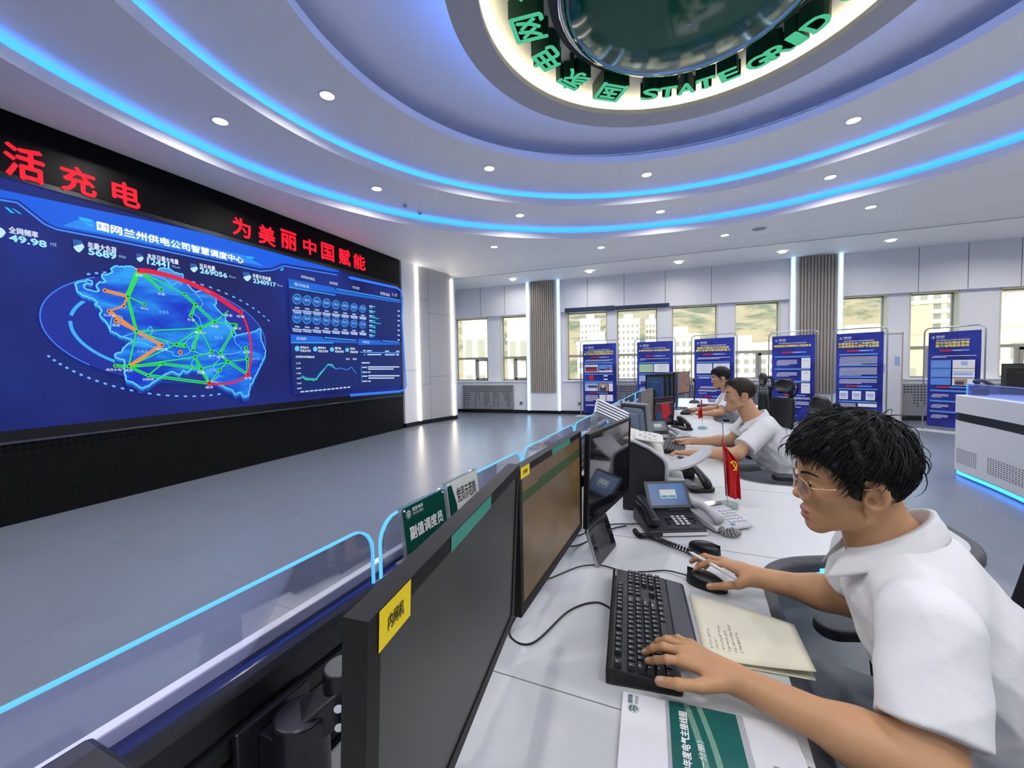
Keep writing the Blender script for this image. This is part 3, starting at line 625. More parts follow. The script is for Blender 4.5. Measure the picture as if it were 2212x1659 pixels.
# the grid: lines and stations
ND = dict(A=(1312,110),B=(1205,355),C=(1525,290),D=(1745,335),E=(1855,435),F=(1808,540),G=(2035,600),H=(1897,660),I=(1290,690),J=(1530,820),K=(1670,815),L=(1755,825),M=(1830,870),N=(1850,935),O=(2010,885),P=(2090,895),Q=(2165,980),R=(1905,1045),S=(2085,1060),T=(1400,1110),U=(1540,1000),V=(1215,1025),W=(1085,1018),X=(1985,1185),Y=(2355,1100),Z=(2285,505),a=(1362,430),b=(985,300),c=(1165,450),d=(1025,495),e=(1090,590),f=(1708,890),g=(2170,495),h=(2255,620),i=(2338,850),j=(2350,955))
def link(s, t, k=1, w=0.018):
    p, q = ND[s], ND[t]; d = math.hypot(q[0]-p[0], q[1]-p[1]); nx, ny = -(q[1]-p[1])/d, (q[0]-p[0])/d
    return [[A2(p[0]+nx*o, p[1]+ny*o), A2(q[0]+nx*o, q[1]+ny*o)] for o in [(m-(k-1)/2)*17 for m in range(k)]]
L_ = []
for q in 'AB3 AC2 AD1 DE2 EF2 EG2 FH1 GH2 IH1 BI2 Ba1 IV1 IK1 KL3 HK1 HM2 HO1 NR2 VU2 VT2 TU1 UR2 VK1 TX2 RX2 RQ1 SX1 QP2 Qj1 QY2 hP2 jY2 ij2 WV2 Gg1 Gh1 VN1 SQ1 NO1'.split(): L_ += link(q[0], q[1], int(q[2]))
lines(L_, 'network_lines_green', '#2be03c', 0.015)
L_ = []
for q in 'bB2 Bc1 cd1 dI2 eI1 IJ2 JV2'.split(): L_ += link(q[0], q[1], int(q[2]))
lines(L_, 'network_lines_orange', '#e8903c', 0.019)
arc = lambda p: [A2(v.x, v.y) for v in bez([(a, c, 0) for a, c in p], 40)]
lines([arc([(1312,100),(1440,112),(1700,180),(2000,310),(2170,420),(2285,505)]), arc([(1312,122),(1440,134),(1700,200),(1990,330),(2160,440),(2285,515)]), arc([(2285,505),(2340,620),(2380,780),(2385,960),(2355,1100)]), arc([(1985,1185),(2080,1192),(2200,1180),(2300,1140),(2355,1100)])], 'network_lines_red', '#e8163c', 0.030)
circ = lambda c, r, n=14: [A2(c[0]+r*math.cos(2*math.pi*i/n), c[1]+r*0.95*math.sin(2*math.pi*i/n)) for i in range(n)]
sheet([circ(ND[k], 20) for k in 'BCDEFGHIKLMNOPQRSTUVWaij'], 'stations_green', '#35e04a'); sheet([circ(ND[k], 22) for k in 'Jbcdef'], 'stations_orange', '#f08c3a'); sheet([circ(ND[k], 24) for k in 'AXYZ'], 'stations_red', '#ff2038')
sheet([circ(ND[k], 10) for k in 'ABCDEFGHIJKLMNOPQRSTUVWXYZabcdefij'], 'station_cores', '#12380f')
nm = {'a': '中川', 'C': '永登', 'd': '大河沟', 'e': '连城', 'W': '炳灵水电厂', 'F': '平安', 'G': '中堡', 'V': '炳灵', 'X': '临洮', 'Y': '甘草', 'Z': '白银', 'A': '武胜', 'J': '海石湾', 'H': '秦王川', 'R': '西固', 'T': '刘家峡', 'i': '和平', 'O': '安宁', 'P': '东岗', 'g': '景泰', 'h': '皋兰'}
words([(t, A2(ND[k][0]-18*len(t), ND[k][1]+52), A2(ND[k][0]+18*len(t), ND[k][1]+52), -26*0.226) for k, t in nm.items()], 'station_names', '#e6f2ff')
words([('永登县', A2(1500, 518), A2(1595, 518), -30*.226), ('永靖县', A2(1290, 895), A2(1395, 895), -30*.226), ('红古区', A2(1290, 775), A2(1390, 775), -30*.226), ('皋兰县', A2(2035, 765), A2(2115, 765), -30*.226), ('七里河区', A2(1950, 1075), A2(2060, 1075), -30*.226), ('榆中县', A2(2395, 965), A2(2465, 965), -26*.226)], 'district_names', '#7fc4ff')
# data panels on the right
PB = '#10246a'
sheet([mp(A3, [(968, 185), (1500, 300), (2060, 400), (2055, 750), (990, 690)]), mp(A3, [(990, 718), (1640, 765), (1645, 1240), (1015, 1298)]), mp(A3, [(1640, 760), (2050, 790), (2058, 1200), (1650, 1235)])], 'panel_backs', PB)
sheet([mp(A3, [(970, 186), (1405, 272), (1425, 296), (2050, 408), (2050, 420), (975, 262)]), mp(A3, [(992, 720), (1290, 742), (1312, 766), (1640, 790), (1640, 802), (994, 790)]), mp(A3, [(1640, 762), (1850, 778), (1865, 794), (2042, 806), (2042, 816), (1642, 820)])], 'panel_headers', '#1466d8')
lines([mp(A3, [(1430, 285), (2040, 395)]), mp(A3, [(1315, 750), (1620, 775)]), mp(A3, [(1870, 780), (2030, 795)]), mp(A3, [(975, 268), (1420, 345)]), mp(A3, [(994, 797), (1400, 800)]), mp(A3, [(1656, 888), (2036, 898)])], 'panel_rules', '#35a4ff', 0.02)
lines([mp(A3, [(1560, 178), (2010, 275), (2050, 310), (2062, 370), (2056, 560), (2090, 1140), (2098, 1200), (2080, 1245), (2040, 1262), (1560, 1300)])], 'panel_glow_edge', '#2f7dff', 0.05)
words([('概况信息', A3(1025, 252), A3(1168, 274), -30*.226), ('运行趋势', A3(1045, 770), A3(1140, 776), -28*.226), ('异常信息', A3(1680, 802), A3(1745, 806), -24*.226), ('电网基本概览', A3(1092, 180), A3(1222, 200), -28*.226), ('信息管理', A3(1362, 236), A3(1440, 248), -26*.226), ('电力监控', A3(1584, 278), A3(1650, 290), -24*.226), ('智慧调度', A3(1850, 338), A3(1940, 352), -28*.226), ('1:17', A3(1965, 350), A3(2015, 360), -26*.226)], 'panel_titles', '#d6ecff')
ci = []; cv = []; cl = []
for r_ in range(2):
    for k in range(8):
        t = k/7; x = 1050 + (1680-1050)*(k*1.075/7 - 0.075*(k/7)**2); y = (382 + (475-382)*t) if r_ == 0 else (562 + (626-562)*t); R = 46 - 12*t
        ci.append([A3(x + R*math.cos(a*0.3927), y + R*1.12*math.sin(a*0.3927)) for a in range(16)]); cv.append(('%02d.%d1' % ((28, 38, 54, 33, 22, 47, 32, 57)[k] if r_ == 0 else (41, 22, 54, 36, 27, 31, 41, 31)[k], (k*3+r_) % 9), A3(x-R*0.55, y+4), A3(x+R*0.55, y+10), -22*.226))
        for q, (w_, dy) in enumerate(((0.5, 1.62), (1.0, 2.1), (0.9, 2.5))): cl.append([A3(x-R*w_, y+R*dy), A3(x+R*w_, y+R*dy+R*w_*0.25), A3(x+R*w_, y+R*dy+R*w_*0.25+13), A3(x-R*w_, y+R*dy+13)])
sheet(ci, 'dial_rims', '#3f9cf2'); sheet([[(sum(p[0] for p in c_)/16*0.14 + p[0]*0.86, sum(p[1] for p in c_)/16*0.14 + p[1]*0.86) for p in c_] for c_ in ci], 'dials', '#1258b4'); words(cv, 'dial_values', '#cfe8ff'); sheet(cl, 'dial_captions', '#a9bce8')
bl = []; bw = []
for k in range(7):
    y = 450 + 46*k; bw.append([A3(1740, y-8), A3(1772, y-4), A3(1772, y+8), A3(1740, y+4)]); bw.append([A3(2012, y+38), A3(2034, y+42), A3(2034, y+54), A3(2012, y+50)])
    L = (30, 40, 90, 110, 62, 60, 36)[k]; bl.append([A3(1742, y+10), A3(1742+L, y+10+L*.15), A3(1742+L, y+18+L*.15), A3(1742, y+18)]); bl.append([A3(1776, y-2), A3(1798, y+2), A3(1798, y+12), A3(1776, y+8)])
sheet(bl, 'bar_chart', '#27c8f0'); sheet(bw, 'bar_captions', '#b9cbf0')
ic = []; tx = []
for k, x in enumerate((1048, 1222, 1382, 1528)):
    y = 855 + k*4; R = 26-2*k; ic.append([A3(x + R*math.cos(a*1.047), y + R*1.1*math.sin(a*1.047)) for a in range(6)]); tx.append(('4758.%d MW' % (24+k*8), A3(x+28, y+30), A3(x+132-9*k, y+34), -22*.226)); tx.append((('发电出力', '网供电力', '受电', '光伏出力')[k], A3(x+28, y-2), A3(x+112-12*k, y), -22*.226))
sheet(ic, 'indicator_icons', '#5cc8ff'); words(tx, 'indicator_text', '#e8f2ff', 1.0, 0.02)
ax = [('%d,%d00' % (5-k//2 if k < 5 else 3, (1, 8, 5, 2, 9, 6)[k]), A3(1036 + 2*k, 1004 + 48*k), A3(1080 + 2*k, 1004 + 48*k), -16*.226) for k in range(6)]
words(ax + [('日电网负荷电量曲线', A3(1035, 943), A3(1212, 943), -22*.226), ('实际', A3(1515, 962), A3(1552, 962), -16*.226), ('预测', A3(1580, 962), A3(1618, 962), -16*.226)], 'chart_text', '#d8e6ff', 1.0, 0.02)
sheet([[A3(1078 + 45*k*(1-k*0.008), 1262-4*k), A3(1114 + 44*k*(1-k*0.008), 1258-4*k), A3(1114 + 44*k*(1-k*0.008), 1270-4*k), A3(1078 + 45*k*(1-k*0.008), 1274-4*k)] for k in range(12)], 'chart_times', '#c6d6f4')
def curve(p, n, amp, sd):
    r_ = random.Random(sd); return [A3(v.x, v.y + r_.uniform(-amp, amp)) for v in bez([(a, c, 0) for a, c in p], n)]
lines([curve([(1090,1120),(1130,1148),(1180,1150),(1225,1150),(1260,1110),(1300,1060),(1340,1010),(1380,1008),(1410,1045)], 60, 6, 1)], 'chart_line_green', '#2ee07a', 0.022)
lines([curve([(1090,1116),(1130,1130),(1180,1140),(1225,1136),(1265,1090),(1310,1040),(1345,1018),(1390,1030),(1420,1048),(1460,1040),(1510,1054),(1545,1046),(1565,1030),(1590,1066),(1615,1090)], 70, 5, 2)], 'chart_line_blue', '#3f7df0', 0.018)
tb = []
for x, y, w_ in ((1680, 868, 24), (1715, 870, 45), (1888, 874, 40), (1995, 876, 32), (1718, 906, 135), (1888, 908, 95), (1995, 908, 28), (1688, 908, 8), (1664, 985, 78), (1670, 1028, 46), (1726, 1024, 300), (1726, 1044, 245), (1672, 1074, 46), (1726, 1074, 24), (1672, 1112, 46), (1726, 1108, 302), (1728, 1130, 250), (1674, 1160, 46), (1728, 1160, 24)): tb.append([A3(x, y), A3(x+w_, y), A3(x+w_, y+11), A3(x, y+12)])
sheet(tb, 'message_lines', '#c6d4f0'); sheet([mp(A3, [(1658, 1015), (1662, 1015), (1664, 1095), (1660, 1095)]), mp(A3, [(1662, 1105), (1666, 1105), (1668, 1180), (1664, 1180)])], 'message_marks', '#35b4ff')

# ticker sign above and perforated plinth below
tk = thing('ticker_sign', 'long black LED sign with big red Chinese characters above the wall screen', 'sign', m=SW)
part(MB().box((u0, vT+0.05, -0.045), (UR+0.055, 3.838, 0.02)).build('panel', mat('ticker_black', '#050506', 0.35, spec=0.12), bev=0.004), tk)
RED = glow('ticker_red', '#ff1226', 1.6)
for ch, cx, cy, h, w in (('活', 126, 256, 172, 205), ('充', 412, 348, 134, 180), ('电', 665, 420, 116, 140), ('为', 1278, 596, 92, 92), ('美', 1412, 637, 96, 84), ('丽', 1528, 662, 92, 80), ('中', 1640, 698, 78, 66), ('国', 1735, 725, 84, 64), ('赋', 1825, 752, 82, 58), ('能', 1904, 778, 74, 60)):
    p = A1(cx, cy); hh = abs(uv(A1(cx, cy-h/2))[1] - uv(A1(cx, cy+h/2))[1]); ww = abs(uv(A1(cx-w/2, cy))[0] - uv(A1(cx+w/2, cy))[0])
    hh = min(hh, 0.30)
    b = MB(); b.text(ch, Matrix.Translation((*sp(*p), 0.0215)), hh, ww, 0.022, 0.0, True, True); part(b.build('character', RED), tk)
def perf_mat():
    m = mat('perforated_black', '#060607', 0.32, spec=0.25); nt = m.node_tree; b_ = nt.nodes['Principled BSDF']; tc = nt.nodes['Texture Coordinate']
    v = nt.nodes.new('ShaderNodeTexVoronoi'); v.inputs['Randomness'].default_value = 0.0; v.inputs['Scale'].default_value = 16
    nt.links.new(tc.outputs['Object'], v.inputs['Vector']); c_ = nt.nodes.new('ShaderNodeMath'); c_.operation = 'GREATER_THAN'; c_.inputs[1].default_value = 0.3
    nt.links.new(v.outputs['Distance'], c_.inputs[0]); bp = nt.nodes.new('ShaderNodeBump'); bp.inputs['Strength'].default_value = 0.9; bp.inputs['Distance'].default_value = 0.01
    nt.links.new(c_.outputs[0], bp.inputs['Height']); nt.links.new(bp.outputs['Normal'], b_.inputs['Normal'])
    r = nt.nodes.new('ShaderNodeMapRange'); r.inputs['To Min'].default_value = 0.9; r.inputs['To Max'].default_value = 0.3; nt.links.new(c_.outputs[0], r.inputs['Value']); nt.links.new(r.outputs[0], b_.inputs['Roughness']); return m
pl = MB().box((u0, 0, -0.05), (UR+0.05, vB-0.125, 0.0)).build('screen_plinth', perf_mat()); pl.matrix_basis = SW; tag(pl, 'black perforated plinth under the huge wall screen', 'plinth')
# ------------------------------------------------------------------ long console desk
D0 = Vector((-0.683, 0, 0)); DS = Vector((0.0995, 0.995, 0)).normalized(); DT = Vector((DS.y, -DS.x, 0))
DM = frame(D0, DT, DS)                     # x: towards the operators (t), y: along the desk (s), z: up
def dw(s, t, z): return D0 + DS*s + DT*t + Vector((0, 0, z))
DYAW = math.atan2(DT.y, DT.x)
TOPM = mat('white_worktop', '#c5c9ca', 0.32, vary=0.012, scale=4)
EDGE = mat('soft_edge_trim', '#3b3e46', 0.5, vary=0.05)
PITCH = 2.48
W1 = [(.862,1.445),(.866,1.54),(.885,1.625),(.93,1.695),(1.0,1.752),(1.12,1.808),(1.30,1.868),(1.44,1.918),(1.53,1.985),(1.575,2.07),(1.585,2.16),(1.575,2.29),(1.535,2.44),(1.45,2.57),(1.32,2.655),(1.16,2.69),(1.03,2.698),(.93,2.745),(.882,2.83),(.866,2.95),(.862,3.1)]
front = []
for k in range(-1, 3): front += [(t, s + PITCH*k) for t, s in W1]
front = [(.862, -1.2)] + front + [(.862, 8.6)]
fr = [(v.x, v.y) for v in bez([(a, c, 0) for a, c in front], 6*len(front))]
wt = MB(); n = len(fr)
pts = [(0.092, -1.2)] + fr + [(0.092, 8.6)]
wt.prism(pts, 0.703, 0.730)
desk = wt.build('worktop', TOPM); desk.matrix_basis = DM; tag(desk, 'long white console worktop with scooped bays where the operators sit', 'desk')
b = MB(); prof = [(-.002, .7305), (.014, .7325), (.028, .727), (.036, .714), (.036, .692), (.026, .682), (-.002, .682)]; q = len(prof); vs = []
for i, (x, y) in enumerate(fr):
    a = fr[max(i-1, 0)]; c = fr[min(i+1, n-1)]; tx, ty = c[0]-a[0], c[1]-a[1]; l = math.hypot(tx, ty); nx, ny = ty/l, -tx/l
    vs += [(x+nx*o, y+ny*o, z) for o, z in prof]
b.add(vs, [(i*q+j, (i+1)*q+j, (i+1)*q+j+1, i*q+j+1) for i in range(n-1) for j in range(q-1)])
part(b.build('edge_trim', EDGE, smooth=True), desk)
b = MB()
for s_ in [0.869 + 0.8405*k for k in range(-2, 9)]:
    tt = max([t for t, s in fr if abs(s-s_) < 0.05] + [.862]); b.box((0.10, s_-0.0011, 0.7303), (tt-0.004, s_+0.0011, 0.7306))
part(b.build('joint_lines', SEAM), desk)
for k in range(0, 3):                        # pedestals standing under the wings, each with a light line at both sides
    s0 = 2.2 + PITCH*k; pd_ = part(MB().box((0.95, s0-0.25, 0.0), (1.36, s0+0.25, 0.702)).build('wing_pedestal', TOPM, bev=0.01), desk)
    for q_ in (-1, 1): part(MB().box((1.0, s0+0.45*q_-0.008, 0.675), (1.34, s0+0.45*q_+0.008, 0.7025)).build('underglow_strip', BLUE_LED), pd_)
# rear fence carrying the glass screens and monitor arms
fence = thing('desk_fence', 'low back wall of the console with white outer shell and black slotted inner rail', 'desk back', m=DM)
b = MB(); b.box((-0.008, -1.2, 0.04), (0.012, 8.6, 0.956)); b.box((0.012, -1.2, 0.06), (0.09, 8.6, 0.70)); part(b.build('outer_shell', WHITE, bev=0.003), fence)
b = MB(); RAILM = mat('black_rail', '#16171c', 0.38, 0.3)
prof = [(0.062, 0.70), (0.062, 0.950), (0.082, 0.953), (0.090, 0.944), (0.090, 0.915)]
for k in range(5): z = 0.905-0.04*k; prof += [(0.090, z), (0.082, z-0.004), (0.082, z-0.010), (0.090, z-0.014)]
prof += [(0.090, 0.70)]
b.add([(t, s, z) for s in (0.31, 8.6) for t, z in prof], [(i, i+1, len(prof)+i+1, len(prof)+i) for i in range(len(prof)-1)] + [tuple(range(len(prof)-1, -1, -1)), tuple(range(len(prof), 2*len(prof)))])
part(b.build('slotted_rail', RAILM), fence)
b = MB(); b.box((0.012, 0.31, 0.90), (0.062, 8.6, 0.935)); part(b.build('glass_channel', mat('channel_blue', '#1c2550', 0.12)), fence)
b = MB(); b.box((0.055, 0.31, 0.9352), (0.060, 8.6, 0.938)); part(b.build('channel_light', glow('channel_led', '#2a55d8', 0.4)), fence)
b = MB(); b.prism([(0.014, 0.245), (0.115, 0.245), (0.115, 0.309), (0.014, 0.309)], 0.70, 0.968); part(b.build('end_post', mat('post_black', '#1d1e22', 0.45), bev=0.008), fence)
# acrylic screens with lit edges
ACR = glassy('acrylic_screen', '#eeefff', 0.02, 0.90, 0.05, '#96a0f0'); LIT = glow('acrylic_edge', '#63c8ff', 1.15)  # blue haze colour stands in for edge light scattered in the sheet
gl = [(-0.20, 0.757), (0.777, 1.588), (1.608, 2.372), (2.385, 3.345), (3.365, 4.125), (4.145, 4.95), (4.97, 5.80)]
names = ('nearest of all', 'behind the two name plates', 'behind the brown monitor', 'beside the ribbed lamp', 'just past the ribbed lamp', 'second farthest', 'beside the dark edge-on monitors')
for (s0, s1), w in zip(gl, names):
    t = thing('acrylic_screen', 'low clear desk screen with glowing blue edge, ' + w, 'desk screen', m=DM @ Matrix.Translation((0.045, s0, 0.937)), group='acrylic screens along the console')
    L, H_, r = s1-s0, 0.131, 0.055
    out = [(0, 0)] + [(r-r*math.cos(a), H_-r+r*math.sin(a)) for a in [math.pi/2*i/6 for i in range(7)]] + [(L-r+r*math.sin(a), H_-r+r*math.cos(a)) for a in [math.pi/2*i/6 for i in range(7)]] + [(L, 0)]
    M = frame((0, 0, 0), (0, 1, 0), (0, 0, 1)); b = MB(M); b.poly([(x, y, 0) for x, y in out]); part(b.build('sheet', ACR), t)
    b = MB(M); k = len(out)
    for i in range(k-1):
        (xa, ya), (xb, yb) = out[i], out[i+1]; b.add([(xa, ya, -.0035), (xb, yb, -.0035), (xb, yb, .0035), (xa, ya, .0035)], [(0, 1, 2, 3)])
    for i in range(k-1):
        a, c = out[i], out[i+1]; cx_, cy_ = L/2, 0.03
        ins_ = lambda p: (p[0] + (0.0035 if p[0] < cx_ else -0.0035)*(1 if p[1] < H_-0.002 else 0.3), p[1] - (0.0035 if p[1] > 0.02 else 0))
        for z in (-.0035, .0035): b.poly([(*a, z), (*c, z), (*ins_(c), z), (*ins_(a), z)])
    part(b.build('lit_edge', LIT), t)
# name plates standing on the rail
PLG = mat('plate_green', '#0d4a40', 0.25, vary=0.08); INKW = mat('ink_white', '#eef2f0', 0.5); INKB = mat('ink_black', '#121212', 0.5)
def emblem(b, M, r, ring=True):              # round grid emblem: globe with crossing arcs
    n = 28; pt = lambda rr, a: (rr*math.cos(a), rr*math.sin(a), 0)
    for i in range(n):
        a, c = 2*math.pi*i/n, 2*math.pi*(i+1)/n
        if ring and i % 2 == 0: b.poly([pt(r, a), pt(r, c), pt(r*0.9, c), pt(r*0.9, a)], M)
    for x0 in (-0.62, 0.0, 0.62):
        L_ = [(x0*math.cos(t)*r*0.78, math.sin(t)*r*0.78) for t in [(-1+2*j/14)*math.pi/2 for j in range(15)]]
        for j in range(14): (xa, ya), (xb, yb) = L_[j], L_[j+1]; b.poly([(xa, ya, 0), (xb, yb, 0), (xb+r*0.16, yb, 0), (xa+r*0.16, ya, 0)], M)
    for y0 in (-0.35, 0.3):
        for j in range(10):
            x1, x2 = (-0.72+1.44*j/10)*r, (-0.72+1.44*(j+1)/10)*r; yy = lambda x: (y0 + 0.25*math.cos(x/r*1.8))*r; b.poly([(x1, yy(x1), 0), (x2, yy(x2), 0), (x2, yy(x2)+r*0.13, 0), (x1, yy(x1)+r*0.13, 0)], M)
def name_plate(s, w, h, label, col, txt, green):
    t = thing('name_plate', label, 'name plate', m=DM @ Matrix.Translation((0.076, s, 0.954)))
    M = frame((0, 0, 0), (0, 1, 0), (-0.12, 0, 1))          # lies back a little, read from the operators' side
    part(MB(M).box((0, 0.006, -0.004), (w, 0.006+h, 0.004)).build('acrylic_block', glassy('clear_block', '#eef4f4', 0.08, 0.85)), t)
    part(MB().box((-0.02, -0.012, 0), (0.03, w+0.004, 0.005)).build('foot', glassy('clear_block', '#eef4f4', 0.08, 0.85)), t)
    part(MB(M).quad2(0.004, 0.010, w-0.004, h+0.002, 0.0046).build('insert', col), t)
    b = MB(M)
    if green:
        emblem(b, Matrix.Translation((0.024, h-0.016, 0.0052)), 0.010); b.text('国家电网', Matrix.Translation((0.040, h-0.014, 0.0052)), 0.009, 0.04, 0.01); b.text('STATE GRID', Matrix.Translation((0.040, h-0.023, 0.0052)), 0.006, 0.04)
        b.text(txt, Matrix.Translation((0.022, 0.046, 0.0052)), 0.030, 0.135, 0.02)
        for x, y in ((0.01, 0.016), (w-0.01, 0.016), (0.01, h-0.004), (w-0.01, h-0.004)): b.cyl((x, y, 0.004), (x, y, 0.007), 0.0025, n=10)
        part(b.build('lettering', INKW), t)
    else:
        b.text(txt, Matrix.Translation((0.05, h*0.52, 0.0052)), 0.040, 0.105, 0.008); part(b.build('lettering', INKB), t)
        c = MB(M); c.poly([(0.006, 0.012, 0.005), (0.04, 0.012, 0.005), (0.045, h*0.5, 0.005), (0.028, h*0.95, 0.005), (0.006, h*0.95, 0.005)]); part(c.build('green_swoosh', PLG), t)
name_plate(0.826, 0.178, 0.122, 'green name plate with white characters on the desk rail behind the nearest monitor', PLG, '副值调度员', True)
name_plate(1.012, 0.178, 0.130, 'white name plate with black characters right of the green plate', mat('plate_white', '#e6e8e6', 0.3), '党员示范岗', False)
# ------------------------------------------------------------------ monitors
def img_mat(name, c1, c2, sc=(1, 1, 1), s=1.0, rough=0.25, spec=0.5, pos=(0.35, 0.65)):
    if name in MATS: return MATS[name]
    m = mat(name, emit=c1, estr=s, vary=0.0, rough=rough, spec=spec); nt = m.node_tree; b_ = nt.nodes['Principled BSDF']; tc = nt.nodes['Texture Coordinate']
    mp_ = nt.nodes.new('ShaderNodeMapping'); mp_.inputs['Scale'].default_value = sc; nt.links.new(tc.outputs['Object'], mp_.inputs['Vector'])
    n = nt.nodes.new('ShaderNodeTexNoise'); n.inputs['Scale'].default_value = 3; n.inputs['Detail'].default_value = 6; nt.links.new(mp_.outputs[0], n.inputs['Vector'])
    r = nt.nodes.new('ShaderNodeValToRGB'); e = r.color_ramp.elements; e[0].position, e[1].position = pos; e[0].color = (*lin(c1), 1); e[1].color = (*lin(c2), 1)
    nt.links.new(n.outputs['Fac'], r.inputs['Fac']); nt.links.new(r.outputs['Color'], b_.inputs['Emission Color']); return m
BEZEL = mat('monitor_bezel', '#161516', 0.5, vary=0.08, spec=0.25)
YEL = mat('yellow_label', '#f2d80c', 0.5); GST = mat('green_sticker', '#2a8f7c', 0.4, vary=0.25, scale=60)
def monitor(label, c, yaw, tilt, w, h, scr, bez=0.014, chin=0.020, th=0.022, back=True, stand=False, bezm=None, rear=None):
    M = Matrix.Translation(c) @ Matrix.Rotation(yaw, 4, 'Z') @ Matrix.Rotation(tilt, 4, 'Y')
    t = thing('monitor', label, 'monitor', m=M); F = frame((0, 0, 0), (0, 1, 0), (0, 0, 1))      # x along width, y up, z out of the screen
    b = MB(F); bm = bezm or BEZEL
    b.box((-w/2, -h/2, -th), (-w/2+bez, h/2, 0)); b.box((w/2-bez, -h/2, -th), (w/2, h/2, 0)); b.box((-w/2+bez, h/2-bez, -th), (w/2-bez, h/2, 0)); b.box((-w/2+bez, -h/2, -th), (w/2-bez, -h/2+chin, 0))
    part(b.build('bezel', bm), t)
    part(MB(F).box((-w/2+bez, -h/2+chin, -th), (w/2-bez, h/2-bez, -0.0025)).build('screen', scr), t)
    if back: part(MB(F).prism(rrect(w*0.82, h*0.76, 0.03), -th-0.012, -th).box((-w*0.25, -h*0.28, -th-0.026), (w*0.25, h*0.24, -th-0.012)).build('rear_shell', rear or bm, bev=0.006), t)
    if stand:
        zb = -(c[2]-0.732)
        part(MB().cyl((-th-0.05, 0, -0.02), (-th-0.07, 0, zb+0.01), 0.018, n=12).build('stand_neck', bm, smooth=True), t)
        part(MB().prism(rrect(0.17, 0.22, 0.02, 4, -0.05, 0), zb, zb+0.012).build('stand_base', bm, bev=0.003), t)
    return t
def sticker(t, x0, y0, x1, y1, m, name, txt=None, z=0.0008):
    F = frame((0, 0, 0), (0, 1, 0), (0, 0, 1)); o = part(MB(F).quad2(x0, y0, x1, y1, z).build(name, m), t)
    if txt: part(MB(F).text(txt, Matrix.Translation(((x0+x1)/2, (y0+y1)/2, z+0.0006)), (y1-y0)*0.4, (x1-x0)*0.5, 0.01, 0, True, True).build('label_text', INKB), o)
M1S = img_mat('screen_dark_grey', '#26292a', '#454542', (0.5, 1.0, 0.8), 0.55, 0.36, 0.28)
M2S = img_mat('screen_brown', '#4f3e23', '#675335', (0.3, 1.2, 2.5), 0.85, 0.3, 0.4)
m1 = monitor('nearest large black monitor with dark grey screen and yellow label', (-0.247, 0.557, 1.026), math.radians(4.1), math.radians(3.1), 0.555, 0.335, M1S, 0.020, 0.022, 0.024)
sticker(m1, -0.262, 0.130, -0.205, 0.1672, YEL, 'yellow_label', '内网机'); sticker(m1, -0.10, 0.146, 0.07, 0.1672, GST, 'green_sticker')
m2 = monitor('black monitor with brown screen and green band, beyond the dark one', (-0.245, 1.149, 1.006), math.radians(-5.4), 0.0, 0.555, 0.335, M2S, 0.017, 0.022, 0.022)
sticker(m2, -0.270, 0.142, -0.215, 0.1672, YEL, 'yellow_label', '外网机'); sticker(m2, -0.045, 0.151, 0.135, 0.1672, GST, 'green_sticker')
F_ = frame((0, 0, 0), (0, 1, 0), (0, 0, 1))
part(MB(F_).quad2(-0.255, 0.085, 0.255, 0.113, -0.0016).build('green_band', glow('band_green', '#35482a', 0.8)), m2)
part(MB(F_).quad2(-0.255, 0.108, -0.15, 0.115, -0.0014).quad2(-0.25, -0.13, 0.0, -0.1285, -0.0014).build('screen_rows', glow('band_dull', '#6b5a34', 0.8)), m2)
m3 = monitor('thin glossy black touch monitor standing left of the grey fax machine', (-0.132, 1.600, 1.016), math.radians(-13.2), math.radians(1.8), 0.487, 0.315, mat('gloss_black', '#0a0c10', 0.03, vary=0.0, coat=0.5, spec=0.8), 0.012, 0.012, 0.016, True)
# jointed arms that carry the monitors off the slotted rail
AM = mat('arm_black', '#1e2026', 0.3, 0.2)
def arm(mon, s, tgt, piv=None, el=None):
    piv = piv or dw(s, 0.17, 0.82); e2 = Vector(tgt); el = el or piv + (e2-piv)*0.5 + Vector((0, 0, 0.05)); b = MB()
    def link(p, q, w, hgt):
        d = (q-p); x = d.normalized(); y = Vector((0, 0, 1)).cross(x).normalized(); M = frame(p, x, y); L = d.length; b.prism(rrect(L+0.04, w, w*0.45, 5, L/2, 0), -hgt/2, hgt/2, M)
    link(piv + Vector((0, 0, 0.03)), el, 0.052, 0.045); link(el, e2, 0.045, 0.04)
    r = b.build('support_arm', AM, mon, bev=0.004)
    b = MB(DM); b.box((0.0925, s-0.06, 0.76), (0.104, s+0.06, 0.90)); b.box((0.104, s-0.03, 0.80), (0.14, s+0.03, 0.88)); b.build('wall_bracket', AM, r, bev=0.003)
    MB().cyl(piv + Vector((0, 0, -0.055)), piv + Vector((0, 0, 0.055)), 0.038, n=24).build('pivot', AM, r, smooth=True, bev=0.004)
    MB().cyl(el + Vector((0, 0, -0.04)), el + Vector((0, 0, 0.045)), 0.027, n=20).build('elbow_joint', AM, r, smooth=True, bev=0.003)
    for o in (Vector((0, 0, .006)), Vector((0, 0, -.022))): q = el + DT*0.016 + DS*-0.021 + o; MB().cyl(q, q + DT*0.007 + DS*-0.009, 0.0065, n=12).build('bolt', CHROME, r)
    M = frame(e2, (0, 1, 0), (0, 0, 1)); MB().box((-0.055, -0.055, -0.012), (0.055, 0.055, 0.006), M).build('mount_plate', AM, r, bev=0.002)
arm(m1, 0.48, (-0.300, 0.56, 0.99), dw(0.485, 0.150, 0.845), dw(0.53, 0.185, 0.905)); arm(m2, 1.12, (-0.296, 1.16, 0.98)); arm(m3, 1.50, (-0.190, 1.60, 0.99))

